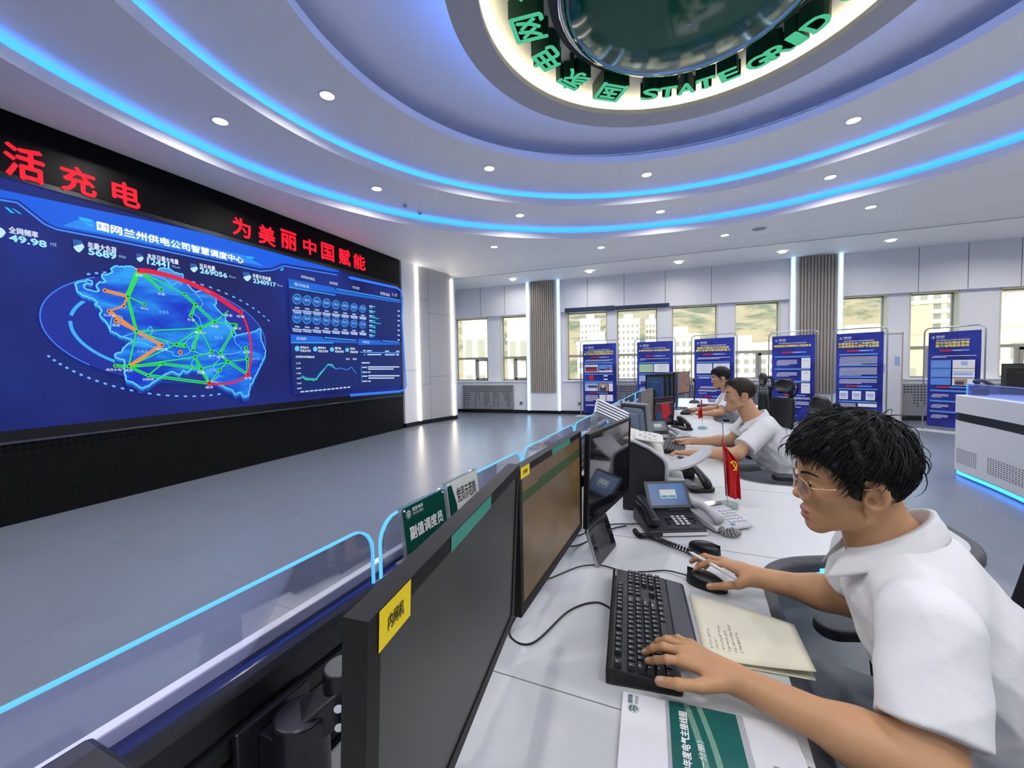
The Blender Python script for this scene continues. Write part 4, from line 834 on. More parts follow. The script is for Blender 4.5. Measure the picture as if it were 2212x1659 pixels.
# second station
SC2 = img_mat('screen_slate', '#3b4a5e', '#59657a', (1, 1, 1), 0.6)
monitor('grey framed monitor with taupe screen leaning over the fence at the second station', (-0.01, 3.98, 1.00), math.radians(-12), 0, 0.50, 0.32, img_mat('screen_taupe', '#4c463f', '#6d655a', (1, 1, 2), 0.7), bezm=mat('bezel_grey', '#62666c', 0.4))
grey = mat('grey_blue_shell', '#7f8c9b', 0.38, vary=0.03)
monitor('pale grey blue monitor seen from behind at the second station', (-0.075, 3.20, 0.985), math.radians(46), math.radians(-6), 0.26, 0.26, M1S, 0.01, 0.01, 0.04, True, True, bezm=mat('bezel_silver', '#7c828a', 0.4), rear=grey)
m = monitor('small black monitor showing a red poster on the second person\'s desk', (0.150, 4.52, 0.905), math.radians(-38), math.radians(4), 0.33, 0.29, img_mat('screen_maroon', '#241a2a', '#3c2030', (1, 2, 2), 0.8), 0.014, 0.03, 0.018, True, True)
part(MB(F_).poly([(-0.06, 0.09, -0.001), (0.07, 0.10, -0.001), (0.10, -0.03, -0.001), (0.03, -0.08, -0.001), (-0.02, -0.06, -0.001)]).build('red_poster', glow('poster_red', '#a3202c', 0.9)), m)
part(MB(F_).quad2(-0.13, 0.085, 0.13, 0.098, -0.0008).build('title_bar', glow('poster_grey', '#6a6a72', 0.7)), m)
part(MB(F_).quad2(-0.12, -0.09, -0.02, 0.0, -0.0012).build('blue_pane', glow('poster_blue', '#2c4a78', 0.7)), m)
# third station
bl = mat('monitor_blue_back', '#3a5a86', 0.35, vary=0.05)
for x, y, yaw, l in ((0.09, 5.80, 12, 'leftmost of the dark monitors standing edge-on at the third station'), (0.155, 5.96, 10, 'middle of the dark monitors standing edge-on at the third station'), (0.22, 6.12, 8, 'rightmost of the dark monitors standing edge-on at the third station')):
    monitor(l, (x, y, 1.08), math.radians(yaw+52), 0, 0.27, 0.34, M1S, stand=True, rear=bl)
monitor('blue backed monitor between the dark monitors and the brown one', (0.30, 6.50, 1.10), math.radians(-156), 0, 0.36, 0.33, M1S, stand=True, rear=mat('monitor_blue_shell', '#3f73b4', 0.35, vary=0.05), bezm=bl)
monitor('monitor with reddish brown screen at the third desk', (0.468, 6.585, 1.108), math.radians(-27), 0, 0.53, 0.32, img_mat('screen_redbrown', '#7a5a4c', '#8f6e5e', (0.4, 3, 8), 0.8), 0.008, 0.014, 0.02, True, True)

# ------------------------------------------------------------------ fax machine beside the glossy monitor
fax = thing('fax_machine', 'bulky dark grey fax machine with off-white sloping key panel and curved paper tray', 'fax machine', (0, 0, 0))
FX0, FX1 = -0.115, 0.085; ya, yb = 1.965, 2.36
prof = [(FX0, 0.735), (FX1-0.015, 0.735), (FX1-0.010, 0.935)] + [(FX1-0.010-0.055*(1-math.cos(a)), 0.935+0.060*math.sin(a)) for a in [math.radians(60)*i/6 for i in range(1, 7)]] + [(0.0, 1.022), (-0.06, 1.048), (FX0, 1.062)]
FYM = Matrix(((1, 0, 0, 0), (0, 0, 1, 0), (0, 1, 0, 0), (0, 0, 0, 1)))   # prism outline in x,z pushed along y
MB(FYM).prism(prof, ya, ya+0.02).build('side_cover', mat('fax_dark', '#26282d', 0.5, bump=0.05, bscale=300), fax, bev=0.004)
OFFW = mat('offwhite_plastic', '#d3d1c8', 0.5); LG = mat('light_grey_plastic', '#b9bdc1', 0.4)
MB(FYM).prism([(x*0.985, z-0.004) for x, z in prof], ya+0.02, yb).build('body', OFFW, fax, bev=0.004)
b = MB(); rim = [(x, ya-0.002, z) for x, z in prof[1:]]; b.tube(rim, 0.0085, 8); b.build('silver_rim', LG, fax, smooth=True, flat_angle=180)
kp = frame((-0.045, ya+0.06, 1.048), (1, 0, -0.14), (0, 1, 0))
kpan = MB(kp).prism(rrect(0.13, 0.24, 0.04, 6, 0.045, 0.10), 0, 0.008).build('key_panel', OFFW, fax, bev=0.003)
for i in range(4):
    for j in range(6): MB(kp).prism(rrect(0.014, 0.018, 0.004, 3, 0.005+0.022*i, 0.015+0.032*j), 0.008, 0.011).build('key', (LG if (i+j) % 4 else mat('key_white', '#f0f0ec', 0.4)), kpan)
arcp = [(FX1-0.01+0.20*u, 0.885+0.02*u+0.075*u**2.6) for u in [i/12 for i in range(13)]]
tray = MB(FYM).prism(arcp + [(x-0.002, z+0.012) for x, z in reversed(arcp)], ya+0.13, yb-0.08).build('paper_tray', LG, fax, bev=0.003)
MB(FYM).prism([(FX1-0.02, 0.79), (FX1+0.07, 0.80), (FX1+0.075, 0.85), (FX1-0.02, 0.86)], ya+0.1, yb-0.08).build('lower_tray', LG, fax, bev=0.006)
# ------------------------------------------------------------------ telephones
def coil(p, r, turns, wr, n=10):
    P = bez(p, 8*turns); k = len(P); out = []; a0 = None
    for i in range(k):
        t = (P[min(i+1, k-1)]-P[max(i-1, 0)]).normalized(); a = Vector((0, 0, 1)).cross(t); a = a.normalized() if a.length > 1e-5 else Vector((1, 0, 0)); b_ = t.cross(a)
        ph = 2*math.pi*turns*i/(k-1); out.append(P[i] + (a*math.cos(ph) + b_*math.sin(ph))*r)
    return MB().tube(out, wr, 5)
def handset(b, p, q, up, r=0.019, arch=0.018):
    p, q, up = Vector(p), Vector(q), Vector(up); pts = []; rr = []
    for i in range(15):
        u = i/14; pts.append(p.lerp(q, u) + up*arch*math.sin(math.pi*u)); e = abs(u-0.5)*2; rr.append(r*(0.72 + 0.38*e**2.2) if 0 < i < 14 else r*0.8)
    return b.tube(pts, rr, 12)
IPB = mat('phone_black', '#20232a', 0.42, vary=0.05); BTN = mat('phone_button', '#c9ccd0', 0.4)
def ip_phone(label, x, y, rz, sc):
    t = thing('desk_phone', label, 'telephone', (x, y, 0.732), rz)
    prof = [(-0.095, 0.0), (0.10, 0.0), (0.10, 0.055), (-0.08, 0.026), (-0.095, 0.018)]       # y,z outline; front is -y
    PM = Matrix(((0, 0, 1, 0), (1, 0, 0, 0), (0, 1, 0, 0), (0, 0, 0, 1)))
    part(MB(PM).prism(prof, -0.115, 0.115).build('base', IPB, bev=0.005), t)
    part(MB().box((-0.06, -0.099, 0.003), (0.115, -0.094, 0.014)).build('front_bar', mat('phone_silver', '#d8dade', 0.3)), t)
    K = frame((0.035, -0.02, 0.037), (1, 0, 0), (0, 1, 0.163))
    kb = MB(K); 
    for i in range(3):
        for j in range(4):
            k_ = MB(K).prism(rrect(0.0135, 0.0095, 0.002, 2, -0.02+0.021*i, -0.035+0.0185*j), 0, 0.004); part(k_.build('key', BTN), t)
    for i, j in ((-3, 0), (-3, 1), (-2, 2), (-3, 2), (3, 0), (3.6, 1), (3, 2), (3.6, 2)): part(MB(K).prism(rrect(0.012, 0.007, 0.002, 2, -0.0+0.0165*i, -0.025+0.017*j), 0, 0.003).build('function_key', IPB), t)
    SM = frame((0.03, 0.055, 0.055), (1, 0, 0), (0, 0.55, 0.83))
    sc_ = part(MB(SM).prism(rrect(0.185, 0.118, 0.008, 4, 0, 0.062), -0.012, 0.0).build('screen_frame', mat('phone_navy', '#252c3a', 0.35), bev=0.002), t)
    part(MB(SM).quad2(-0.078, 0.016, 0.078, 0.108, 0.0006).build('display', sc), sc_)
    part(MB(SM).quad2(-0.032, 0.045, 0.036, 0.082, 0.0012).build('dialog_box', glow('dialog_white', '#c6ccd0', 0.9)), sc_)
    part(MB(SM).quad2(-0.028, 0.048, 0.0, 0.057, 0.0018).quad2(0.004, 0.048, 0.032, 0.057, 0.0018).build('dialog_buttons', glow('dialog_teal', '#4f93a8', 0.9)), sc_)
    hb = MB(); handset(hb, (-0.085, -0.085, 0.045), (-0.085, 0.105, 0.085), (0, -0.18, 1), 0.024, 0.012); part(hb.build('handset', IPB, smooth=True, flat_angle=180), t)
    return t
IPS = img_mat('phone_screen', '#22406e', '#3a6aa8', (2, 2, 2), 0.9)
ip_phone('black desk telephone with blue touch screen, nearest of the phones', 0.075, 1.80, math.radians(19), IPS)
cc = coil([(-0.055, 1.70, 0.742), (-0.035, 1.655, 0.742), (0.0, 1.66, 0.742), (0.04, 1.63, 0.742), (0.085, 1.595, 0.742), (0.135, 1.555, 0.742), (0.165, 1.53, 0.742)], 0.0085, 34, 0.0024).build('coiled_cord', BLACKP, smooth=True, flat_angle=180)
tag(cc, 'black coiled cord lying on the desk before the touch screen phone', 'cord')
PW = mat('phone_grey', '#b9bbc0', 0.4, vary=0.02)
def white_phone(label, x, y, rz, cord=True):
    t = thing('desk_phone', label, 'telephone', (x, y, 0.732), rz)
    prof = [(-0.10, 0.004), (0.10, 0.004), (0.10, 0.052), (0.06, 0.050), (-0.09, 0.022), (-0.10, 0.014)]
    PM = Matrix(((0, 0, 1, 0), (1, 0, 0, 0), (0, 1, 0, 0), (0, 0, 0, 1)))
    part(MB(PM).prism(prof, -0.088, 0.088).build('base', PW, bev=0.007), t)
    K = frame((0.035, -0.01, 0.036), (1, 0, 0), (0, 1, 0.185))
    for i in range(4):
        for j in range(5): part(MB(K).prism(rrect(0.014, 0.0095, 0.004, 3, -0.028+0.0215*i, -0.06+0.02*j), 0.002, 0.0075).build('key', mat('key_pale', '#d9dbe0', 0.25)), t)
    part(MB(frame((0.03, 0.075, 0.053), (1, 0, 0), (0, 1, 0.08))).quad2(-0.05, -0.022, 0.05, 0.018, 0.002).build('display', mat('lcd_dark', '#3a2f2c', 0.1)), t)
    part(MB(K).prism([(-0.034+0.011*math.cos(a), -0.078+0.0065*math.sin(a)) for a in [2*math.pi*i/14 for i in range(14)]], 0.001, 0.0025).build('badge', mat('badge_blue', '#3f8fb4', 0.4)), t)
    hb = MB(); handset(hb, (-0.062, -0.092, 0.046), (-0.062, 0.092, 0.066), (0, -0.1, 1), 0.023, 0.014); part(hb.build('handset', PW, smooth=True, flat_angle=180), t)
    if cord: part(coil([(-0.065, -0.10, 0.02), (-0.075, -0.125, 0.012), (-0.05, -0.15, 0.012), (-0.02, -0.135, 0.012), (-0.05, -0.118, 0.012), (-0.015, -0.112, 0.012)], 0.0095, 18, 0.0028).build('coiled_cord', mat('cord_grey', '#8a8a8c', 0.5), smooth=True, flat_angle=180), t)
    return t
white_phone('pale grey desk telephone with big keys, nearest to the red party flag', 0.268, 1.905, math.radians(33))
white_phone('pale grey telephone seen side-on at the second station', 0.235, 4.10, math.radians(40), False)
ip_phone('black touch screen telephone beside the fax machine of the second station', 0.085, 3.86, math.radians(25), img_mat('phone_screen_grey', '#5a6668', '#7c888a', (2, 2, 2), 0.8))
def black_phone(label, p, q):
    p, q = Vector(p), Vector(q); t = thing('black_phone', label, 'telephone', ((p+q)/2).to_tuple()); c = (p+q)/2
    d = (q-p).normalized(); sd = Vector((-d.y, d.x, 0)); L = (q-p).length
    M = frame((0, 0, 0), d, sd)
    part(MB(M).prism(rrect(L, 0.13, 0.03, 5), 0, 0.022).build('base', BLACKP, bev=0.006), t)
    b = MB(M); handset(b, (-L*0.5, 0.02, 0.085), (L*0.5, 0.02, 0.035), (0, 0, 1), 0.024, 0.03); part(b.build('handset', BLACKP, smooth=True, flat_angle=180), t)
    part(MB(M).box((-L*0.42, -0.045, 0.02), (-L*0.15, 0.05, 0.07)).build('cradle', BLACKP, bev=0.012), t)
    part(MB(M).quad2(-L*0.1, -0.05, L*0.3, 0.0, 0.0225).build('key_plate', mat('phone_keyplate', '#7d8085', 0.35)), t)
    return t
black_phone('black telephone with raised handset just behind the grey fax machine', (0.165, 2.62, 0.732), (0.27, 2.32, 0.732))
black_phone('black telephone with raised handset in front of the red poster monitor', (0.275, 4.75, 0.732), (0.36, 4.45, 0.732))
# ------------------------------------------------------------------ pointing devices, keyboards
MOUSE = mat('mouse_black', '#17181b', 0.35, vary=0.05)
def mouse(label, x, y, rz, sc=1.0, m=None):
    t = thing('mouse', label, 'mouse', (x, y, 0.731), rz)
    def fn(u, v):
        a = 2*math.pi*u; r = math.sin(math.pi*v/2); x_ = 0.056*math.cos(a)*r*sc; y_ = 0.032*math.sin(a)*r*sc*(1-0.12*math.cos(a))
        return (x_, y_, max(0.0, 0.036*sc*math.cos(math.pi*v/2)**0.55*(1-0.12*math.cos(a)*r)))
    part(MB().grid(fn, 28, 12).build('shell', m or MOUSE, smooth=True, flat_angle=180), t)
    part(MB().cyl((-0.026*sc, -0.004, 0.031*sc), (-0.026*sc, 0.004, 0.031*sc), 0.007*sc, n=14).build('scroll_wheel', DARKG, smooth=True), t)
    part(MB().box((-0.055*sc, -0.0006, 0.005), (-0.005*sc, 0.0006, 0.0362*sc)).build('button_gap', BLACKP), t)
    return t
mouse('spare black mouse lying in front of the pale grey phone', 0.185, 1.600, math.radians(150), 1.0)
mouse('black wired mouse under the nearest person\'s right hand', 0.163, 1.352, math.radians(-30), 1.08)
mouse('spare black mouse beside the second station\'s pale phone', 0.352, 3.86, math.radians(160), 1.0)
mouse('black mouse under the second person\'s right hand', 0.215, 3.60, math.radians(-5), 1.0)
KEYM = mat('keycap_black', '#1c1e23', 0.38, vary=0.06)
LEG = mat('key_legend', '#c8ccd4', 0.5)
def keyboard(label, x, y, rz, full=True):
    # x across (towards the user is +y in its own frame), built with the long side along x
    t = thing('keyboard', label, 'keyboard', (x, y, 0.731), rz); L, D = 0.448, 0.152
    PM = Matrix(((0, 0, 1, 0), (1, 0, 0, 0), (0, 1, 0, 0), (0, 0, 0, 1)))
    part(MB(PM).prism([(-D/2, 0), (D/2, 0), (D/2, 0.033), (D/2-0.012, 0.034), (-D/2, 0.020)], -L/2, L/2).build('case', BLACKP, bev=0.004), t)
    if full: part(MB(PM).prism([(-D/2-0.052, 0), (-D/2, 0), (-D/2, 0.019), (-D/2-0.045, 0.011), (-D/2-0.052, 0.006)], -L/2+0.09, L/2).build('palm_rest', mat('palm_rest', '#2b2f3a', 0.35), bev=0.004), t)
    K = frame((0, 0, 0.027), (1, 0, 0), (0, 1, 0.09)); u = 0.0191
    def key(cx, cy, w=1.0, leg=True, h=1.0):
        ww, hh = (u*w-0.0022)/2, (u*h-0.0024)/2; i = 0.0028
        vs = [(cx-ww, cy-hh, 0), (cx+ww, cy-hh, 0), (cx+ww, cy+hh, 0), (cx-ww, cy+hh, 0), (cx-ww+i, cy-hh+i, .0085), (cx+ww-i, cy-hh+i, .0085), (cx+ww-i, cy+hh-i*0.6, .0085), (cx-ww+i, cy+hh-i*0.6, .0085)]
        b = MB(K); b.add(vs, [(4, 5, 6, 7), (0, 1, 5, 4), (1, 2, 6, 5), (2, 3, 7, 6), (3, 0, 4, 7)])
        if leg: b.cur = 1; b.quad2(cx-ww*0.35, cy+hh*0.1, cx-ww*0.05, cy+hh*0.5, .0087)
        part(b.build('key', [KEYM, LEG]), t)
    x0 = -L/2+0.020
    if full:
        yf = D/2-0.024
        for k, px in enumerate([0, 2, 3, 4, 5, 6.5, 7.5, 8.5, 9.5, 11, 12, 13, 14]): key(x0+u*px, yf)
        rows = [([1]*13+[2], 0), ([1.5]+[1]*12+[1.5], 1), ([1.75]+[1]*11+[2.25], 2), ([2.25]+[1]*10+[2.75], 3), ([1.25, 1.25, 1.25, 6.25, 1.25, 1.25, 1.25, 1.25], 4)]
        for r_, i in rows:
            cx = x0-u/2
            for w in r_: key(cx+u*w/2, yf-0.028-u*i, w, w < 3); cx += u*w
        for k in range(3): 
            for i in (0, 1): key(x0+u*(15.25+k), yf-0.028-u*i)
            key(x0+u*(15.25+k), yf)
            key(x0+u*(15.25+k), yf-0.028-u*4)
        key(x0+u*16.25, yf-0.028-u*3)
        for i in range(4):
            for k in range(4):
                if x0+u*(18.6+k) < L/2-0.01: key(x0+u*(18.6+k), yf-0.028-u*i)
        for k, w in ((0, 1), (1, 1), (2, 1), (3, 1)): key(x0+u*(18.6+k), yf-0.028-u*4)
        part(MB(K).text('Lenovo', Matrix.Translation((L/2-0.055, D/2-0.012, 0.006)), 0.007, 0.035, 0.01).build('maker_mark', LEG), t)
    else:
        for i in range(5):
            for k in range(20): key(x0+u*1.08*k, D/2-0.03-u*1.15*i, 1, True)
    return t
kbd = keyboard('big black keyboard with palm rest under the nearest person\'s left hand', -0.022, 1.096, math.radians(92.5))
keyboard('small black keyboard under the second person\'s forearm', 0.19, 3.50, math.radians(85), False)
keyboard('black keyboard with pale keys in front of the farthest person', 0.50, 6.02, math.radians(80), False)
def cable(pts, r, label, m=BLACKP):
    o = MB().tube(bez(pts, 8*len(pts)), r, 7).build('cable', m, smooth=True, flat_angle=180); return tag(o, label, 'cable')
cable([(-0.30, 1.02, 0.80), (-0.333, 0.967, 0.735), (-0.268, 0.946, 0.734), (-0.207, 1.103, 0.734), (-0.139, 1.165, 0.734), (-0.083, 1.128, 0.734), (-0.085, 1.12, 0.745)], 0.0026, 'black keyboard cable looping over the white desk by the nearest monitor')
cable([(-0.33, 1.22, 0.76), (-0.30, 1.257, 0.734), (-0.22, 1.36, 0.734), (-0.15, 1.388, 0.734), (-0.075, 1.367, 0.734), (-0.01, 1.385, 0.734), (0.053, 1.41, 0.734), (0.115, 1.385, 0.738)], 0.002, 'thin black mouse cable running past the small tablet')
cable([(-0.30, 1.45, 0.80), (-0.27, 1.60, 0.736), (-0.16, 1.75, 0.735), (-0.08, 1.78, 0.736), (-0.02, 1.79, 0.74)], 0.0025, 'black cable behind the touch screen phone')
cable([(-0.33, 1.33, 0.85), (-0.29, 1.42, 0.78), (-0.25, 1.52, 0.735), (-0.15, 1.70, 0.735), (-0.09, 1.76, 0.735)], 0.003, 'black cable dropping under the glossy monitor')
cable([(-0.42, 0.42, 0.74), (-0.36, 0.50, 0.78), (-0.34, 0.53, 0.90), (-0.33, 0.56, 0.95)], 0.004, 'black cable hanging behind the nearest monitor')
cable([(-0.40, 0.35, 0.735), (-0.34, 0.40, 0.733), (-0.30, 0.36, 0.733), (-0.34, 0.30, 0.733)], 0.004, 'black cable curled on the desk under the monitor arm')
# tablet leaning before the glossy monitor
tb_ = thing('tablet', 'small dark tablet with silver edge propped before the glossy monitor', 'tablet', m=frame((-0.157, 1.372, 0.732), (0.224, 0.975, 0), (-0.31, 0.07, 0.95)))
part(MB().prism(rrect(0.195, 0.128, 0.012, 5, 0.0975, 0.064), -0.012, 0).build('silver_case', SILVER, bev=0.002), tb_)
part(MB().prism(rrect(0.187, 0.120, 0.010, 5, 0.0975, 0.064), 0, 0.0012).build('glass_front', mat('tablet_glass', '#15171a', 0.08, spec=0.7)), tb_)
part(MB().quad2(0.03, 0.028, 0.15, 0.104, 0.0016).build('display', mat('tablet_display', '#3c3f42', 0.12)), tb_)
part(MB().lathe([(0.007, 0.0018), (0.008, 0.0018)], 20, Matrix.Translation((0.17, 0.062, 0))).quad2(0.168, 0.03, 0.171, 0.033, 0.0018).quad2(0.168, 0.088, 0.171, 0.091, 0.0018).build('touch_buttons', STEEL), tb_)
# ------------------------------------------------------------------ flags on glass stands
FLAGR = mat('flag_red', '#c4141a', 0.55, vary=0.06); GOLD = mat('flag_gold', '#f6d318', 0.5)
def flag(label, x, y, z_top, z0, z1, yaw, lean, w, party, gather):
    t = thing('desk_flag', label, 'flag', (x, y, 0.731), yaw)
    part(MB().lathe([(0.001, 0), (0.043, 0), (0.044, 0.004), (0.044, 0.016), (0.041, 0.019), (0.001, 0.019)], 32).build('glass_base', glassy('flag_base_glass', '#d8efe8', 0.10, 0.75), smooth=True), t)
    h = z_top-0.731; part(MB().cyl((0, 0, 0.015), (lean*h, 0, h), 0.0025, n=10).ball((lean*h, 0, h+0.004), 0.007, 12).build('pole', CHROME, smooth=True), t)
    a0, a1 = z0-0.731, z1-0.731
    def fn(u, v):
        z = a0 + (a1-a0)*v; xx = lean*(z) + gather*w*u*(0.12 + 0.88*min(1, (1-v)*3.0)) - 0.012*(1-v)*0; fold = 0.010*math.sin(u*9+v*2)*(1-0.4*v) + 0.006*math.sin(u*17-v*5)
        return (xx - 0.006, fold, z - 0.012*u*(v < 0.05) - (0.05*u*v*v if party else 0.11*u*v))
    part(MB().grid(fn, 26, 30).build('cloth', FLAGR, smooth=True, flat_angle=180, solid=0.0008), t)
    if party:
        b = MB(); E_ = frame((0, 0, 0), (1, 0, 0), (0, 0, 1)); c = (lean*0.22 + w*0.60, 0.200)
        arcp = [(c[0]-0.002+0.012*math.cos(a), c[1]-0.003+0.020*math.sin(a)) for a in [math.radians(-100+250*i/14) for i in range(15)]]
        for i in range(14): (xa, ya_), (xb, yb_) = arcp[i], arcp[i+1]; b.tube([(xa, -0.0145, ya_), (xb, -0.0145, yb_)], 0.0026, 5)
        b.tube([(c[0]-0.009, -0.0145, c[1]+0.014), (c[0]+0.010, -0.0145, c[1]-0.022)], 0.0028, 5); b.tube([(c[0]-0.013, -0.0145, c[1]+0.008), (c[0]-0.002, -0.0145, c[1]+0.020)], 0.0036, 5)
        part(b.build('hammer_and_sickle', GOLD), t)
    else: part(MB().quad2(0.001, 0.0, 0.001, 0.0).build('mark', GOLD), t) if False else None
    return t
flag('red party flag with yellow hammer and sickle on a clear round stand', 0.345, 2.125, 1.115, 0.782, 1.065, math.radians(-8), -0.06, 0.062, True, 1.0)
flag('small narrow red flag on a clear round stand at the second station', 0.515, 4.61, 1.09, 0.845, 1.03, math.radians(200), 0.06, 0.05, False, 0.8)
# ------------------------------------------------------------------ papers
PAPER = mat('cream_paper', '#e3dfc6', 0.7, vary=0.015)
def kbx(p, z): return (p[0], p[1], z)
nb = thing('notebook', 'open cream notebook with handwriting between the keyboard and the desk edge', 'notebook', (0, 0, 0))
cn = [(0.108, 1.275), (0.343, 1.19), (0.330, 1.000), (0.120, 1.000)]
for k, (dz, dx) in enumerate(((0.0, 0.0), (0.004, 0.004), (0.0075, 0.0))):
    def fn(u, v, dz=dz, dx=dx):
        a = [cn[0][i]*(1-u)*(1-v) + cn[1][i]*u*(1-v) + cn[2][i]*u*v + cn[3][i]*(1-u)*v for i in (0, 1)]; return (a[0]-dx*u*v*2, a[1]+dx*2*v, 0.7325+dz + 0.006*math.sin(u*3.0)*(1-v)*0.6 + 0.012*u*u*v*(k > 0))
    MB().grid(fn, 14, 10).build('page', PAPER, nb, smooth=True, flat_angle=180, solid=0.001)
b = MB(); r_ = random.Random(3)
for ln in range(6):
    x = 0.136+0.0125*ln; y = 1.03; n_ = (5, 3, 7, 6, 8, 6)[ln]
    for k in range(n_*2):
        L = r_.uniform(0.003, 0.006); z = 0.7455; p = [(x+r_.uniform(-.003, .003), y+L*q/3+r_.uniform(-.001, .001), z) for q in range(4)]; b.tube(p, 0.00045, 3); y += L+r_.uniform(0.001, 0.004)
b.build('handwriting', mat('ink_grey', '#4a4c50', 0.7), nb)
bk = thing('booklet', 'white booklet with dark green band and Chinese title at the bottom edge', 'booklet', m=frame((-0.052, 0.852, 0.731), (0, 1, 0), (-1, 0.045, 0)))
# local: x along the reading direction (away from the camera is +), y up the page (towards the monitors)
BW_, BH_ = 0.212, 0.297
part(MB().box((-BW_, -BH_, 0), (0, 0, 0.006)).build('pages', mat('booklet_white', '#e4e5e8', 0.55, vary=0.01), bev=0.001), bk)
part(MB().quad2(-BW_, -0.205, 0, -0.087, 0.0066).build('green_band', mat('booklet_green', '#0f5d58', 0.45, vary=0.06)), bk)
part(MB().quad2(-BW_, -0.087, 0, -0.081, 0.0068).quad2(-BW_, -0.216, 0, -0.205, 0.0068).build('grey_edges', mat('booklet_grey', '#a9adb2', 0.5)), bk)
b = MB()
for k, (o_, w_) in enumerate(((-0.128, 0.011), (-0.150, 0.010))):
    for i in range(16):
        u0, u1 = i/16, (i+1)/16; c = lambda u: o_ - 0.022*math.sin(u*2.0) + 0.004; b.poly([(-BW_*u0, c(u0), 0.007), (-BW_*u1, c(u1), 0.007), (-BW_*u1, c(u1)+w_, 0.007), (-BW_*u0, c(u0)+w_, 0.007)])
part(b.build('pale_arcs', mat('booklet_arc', '#6f9a86', 0.5, vary=0.2)), bk)
b = MB(); b.text('2024年度电气主接线图', Matrix.Translation((-0.166, -0.118, 0.0074)), 0.0145, 0.144, 0.025); b.text('（第一分册）', Matrix.Translation((-0.158, -0.141, 0.0074)), 0.0115, 0.078, 0.008); part(b.build('title', INKW), bk)
b = MB(); emblem(b, Matrix.Translation((-0.040, -0.022, 0.0070)), 0.0105); b.text('国家电网', Matrix.Translation((-0.0275, -0.020, 0.0070)), 0.0095, 0.021, 0.01); b.text('STATE GRID', Matrix.Translation((-0.0275, -0.030, 0.0070)), 0.0055, 0.021); part(b.build('logo', mat('logo_green', '#155a54', 0.5)), bk)
b = MB(); b.text('国网兰州供电公司', Matrix.Translation((-0.190, -0.252, 0.0070)), 0.0085, 0.095, 0.005); b.text('二〇二四年一月', Matrix.Translation((-0.20, -0.272, 0.0070)), 0.0075, 0.07, 0.005); part(b.build('imprint', INKB), bk)
b = MB()
for k in range(26): y = -0.218-0.003*k; b.quad2(-BW_, y, 0, y+0.0006, 0.0067)
part(b.build('ruled_lines', mat('rule_grey', '#c3c6ca', 0.6)), bk)
pen = thing('pen', 'white ballpoint pen held in the nearest person\'s right hand', 'pen', (0, 0, 0))
P_a, P_b = Vector((0.128, 1.408, 0.800)), Vector((0.226, 1.262, 0.806)); d_ = (P_b-P_a).normalized()
MB().cyl(P_a, P_b, 0.0050, n=14).build('barrel', mat('pen_white', '#eceef0', 0.25), pen, smooth=True)
MB().cyl(P_a, P_a-d_*0.014, 0.0046, 0.0012, n=12).build('tip', WHITE, pen, smooth=True)
MB().cbox((0, 0, 0), (0.045, 0.004, 0.002), frame(P_b-d_*0.028+Vector((0, 0, 0.0075)), d_, Vector((0, 0, 1)).cross(d_))).build('clip', WHITE, pen)
# second station papers and bits
pp = thing('document_folder', 'white document sheet on a purple folder under the second person\'s arms', 'document', m=frame((0.35, 3.42, 0.732), (1, 0.1, 0), (-0.1, 1, 0)))
part(MB().box((-0.17, -0.12, 0), (0.15, 0.10, 0.006)).build('folder', mat('folder_purple', '#4a4766', 0.5)), pp); part(MB().box((-0.15, -0.09, 0.0065), (0.14, 0.11, 0.0085)).build('sheet', mat('sheet_white', '#e8eaf0', 0.6)), pp)
b = MB(); 
for k in range(7): b.quad2(-0.11, 0.08-0.018*k, 0.10-0.02*(k % 3), 0.083-0.018*k, 0.0092)
part(b.build('printed_lines', mat('print_grey', '#8d92a6', 0.6)), pp); part(MB().box((-0.06, -0.115, 0.006), (0.02, -0.098, 0.012)).build('metal_clip', CHROME), pp)
rl = thing('ribbed_lamp', 'tilted silver ribbed panel lamp on the console fence beside the second station', 'lamp', m=frame(dw(2.86, 0.06, 1.115), (0.55, 0.30, -0.30), (0.15, 0.6, 0.75)))
part(MB().box((0, -0.045, -0.018), (0.26, 0.075, 0.0)).build('housing', SILVER, bev=0.012), rl)
b = MB()
for k in range(5): b.box((0.012, -0.036+0.021*k, 0), (0.248, -0.028+0.021*k, 0.0015))
part(b.build('slots', mat('slot_dark', '#3a3d42', 0.5)), rl); part(MB().cyl((0.22, 0.01, -0.018), (0.21, -0.06, -0.14), 0.012, n=12).build('stem', BLACKP), rl)
tr = thing('plate_stand', 'empty clear name plate stand on the fence below the ribbed lamp', 'stand', m=DM @ Matrix.Translation((0.088, 2.60, 0.954)))
part(MB().box((-0.03, -0.02, 0), (0.05, 0.2, 0.005)).build('foot', WHITE), tr); part(MB().box((-0.004, 0, 0.005), (0.004, 0.18, 0.125)).build('clear_sheet', glassy('clear_block', '#eef4f4', 0.08, 0.85)), tr)
mc = thing('microphone', 'black gooseneck microphone on a round base at the third station', 'microphone', (0.72, 7.55, 0.731))
part(MB().lathe([(0.001, 0.05), (0.05, 0.045), (0.08, 0.02), (0.085, 0.0)], 24).build('base', BLACKP, smooth=True), mc); part(MB().tube(bez([(0, 0, 0.03), (0.0, 0, 0.15), (0.01, 0, 0.28), (0.0, 0, 0.36)], 16), 0.011, 8).build('gooseneck', BLACKP, smooth=True, flat_angle=180), mc); part(MB().ball((0, 0, 0.375), 0.033, 14).build('foam_head', BLACKP, smooth=True, flat_angle=180), mc)
bg = MB(); bg.prism([(-0.2, -0.12), (0.2, -0.14), (0.24, 0.08), (-0.16, 0.13)], 0, 0.035); o = bg.build('laptop_bag', mat('bag_black', '#202226', 0.7), bev=0.012, loc=None); o.location = (0.88, 6.9, 0.731); tag(o, 'flat black bag lying on the desk behind the farthest person', 'bag')
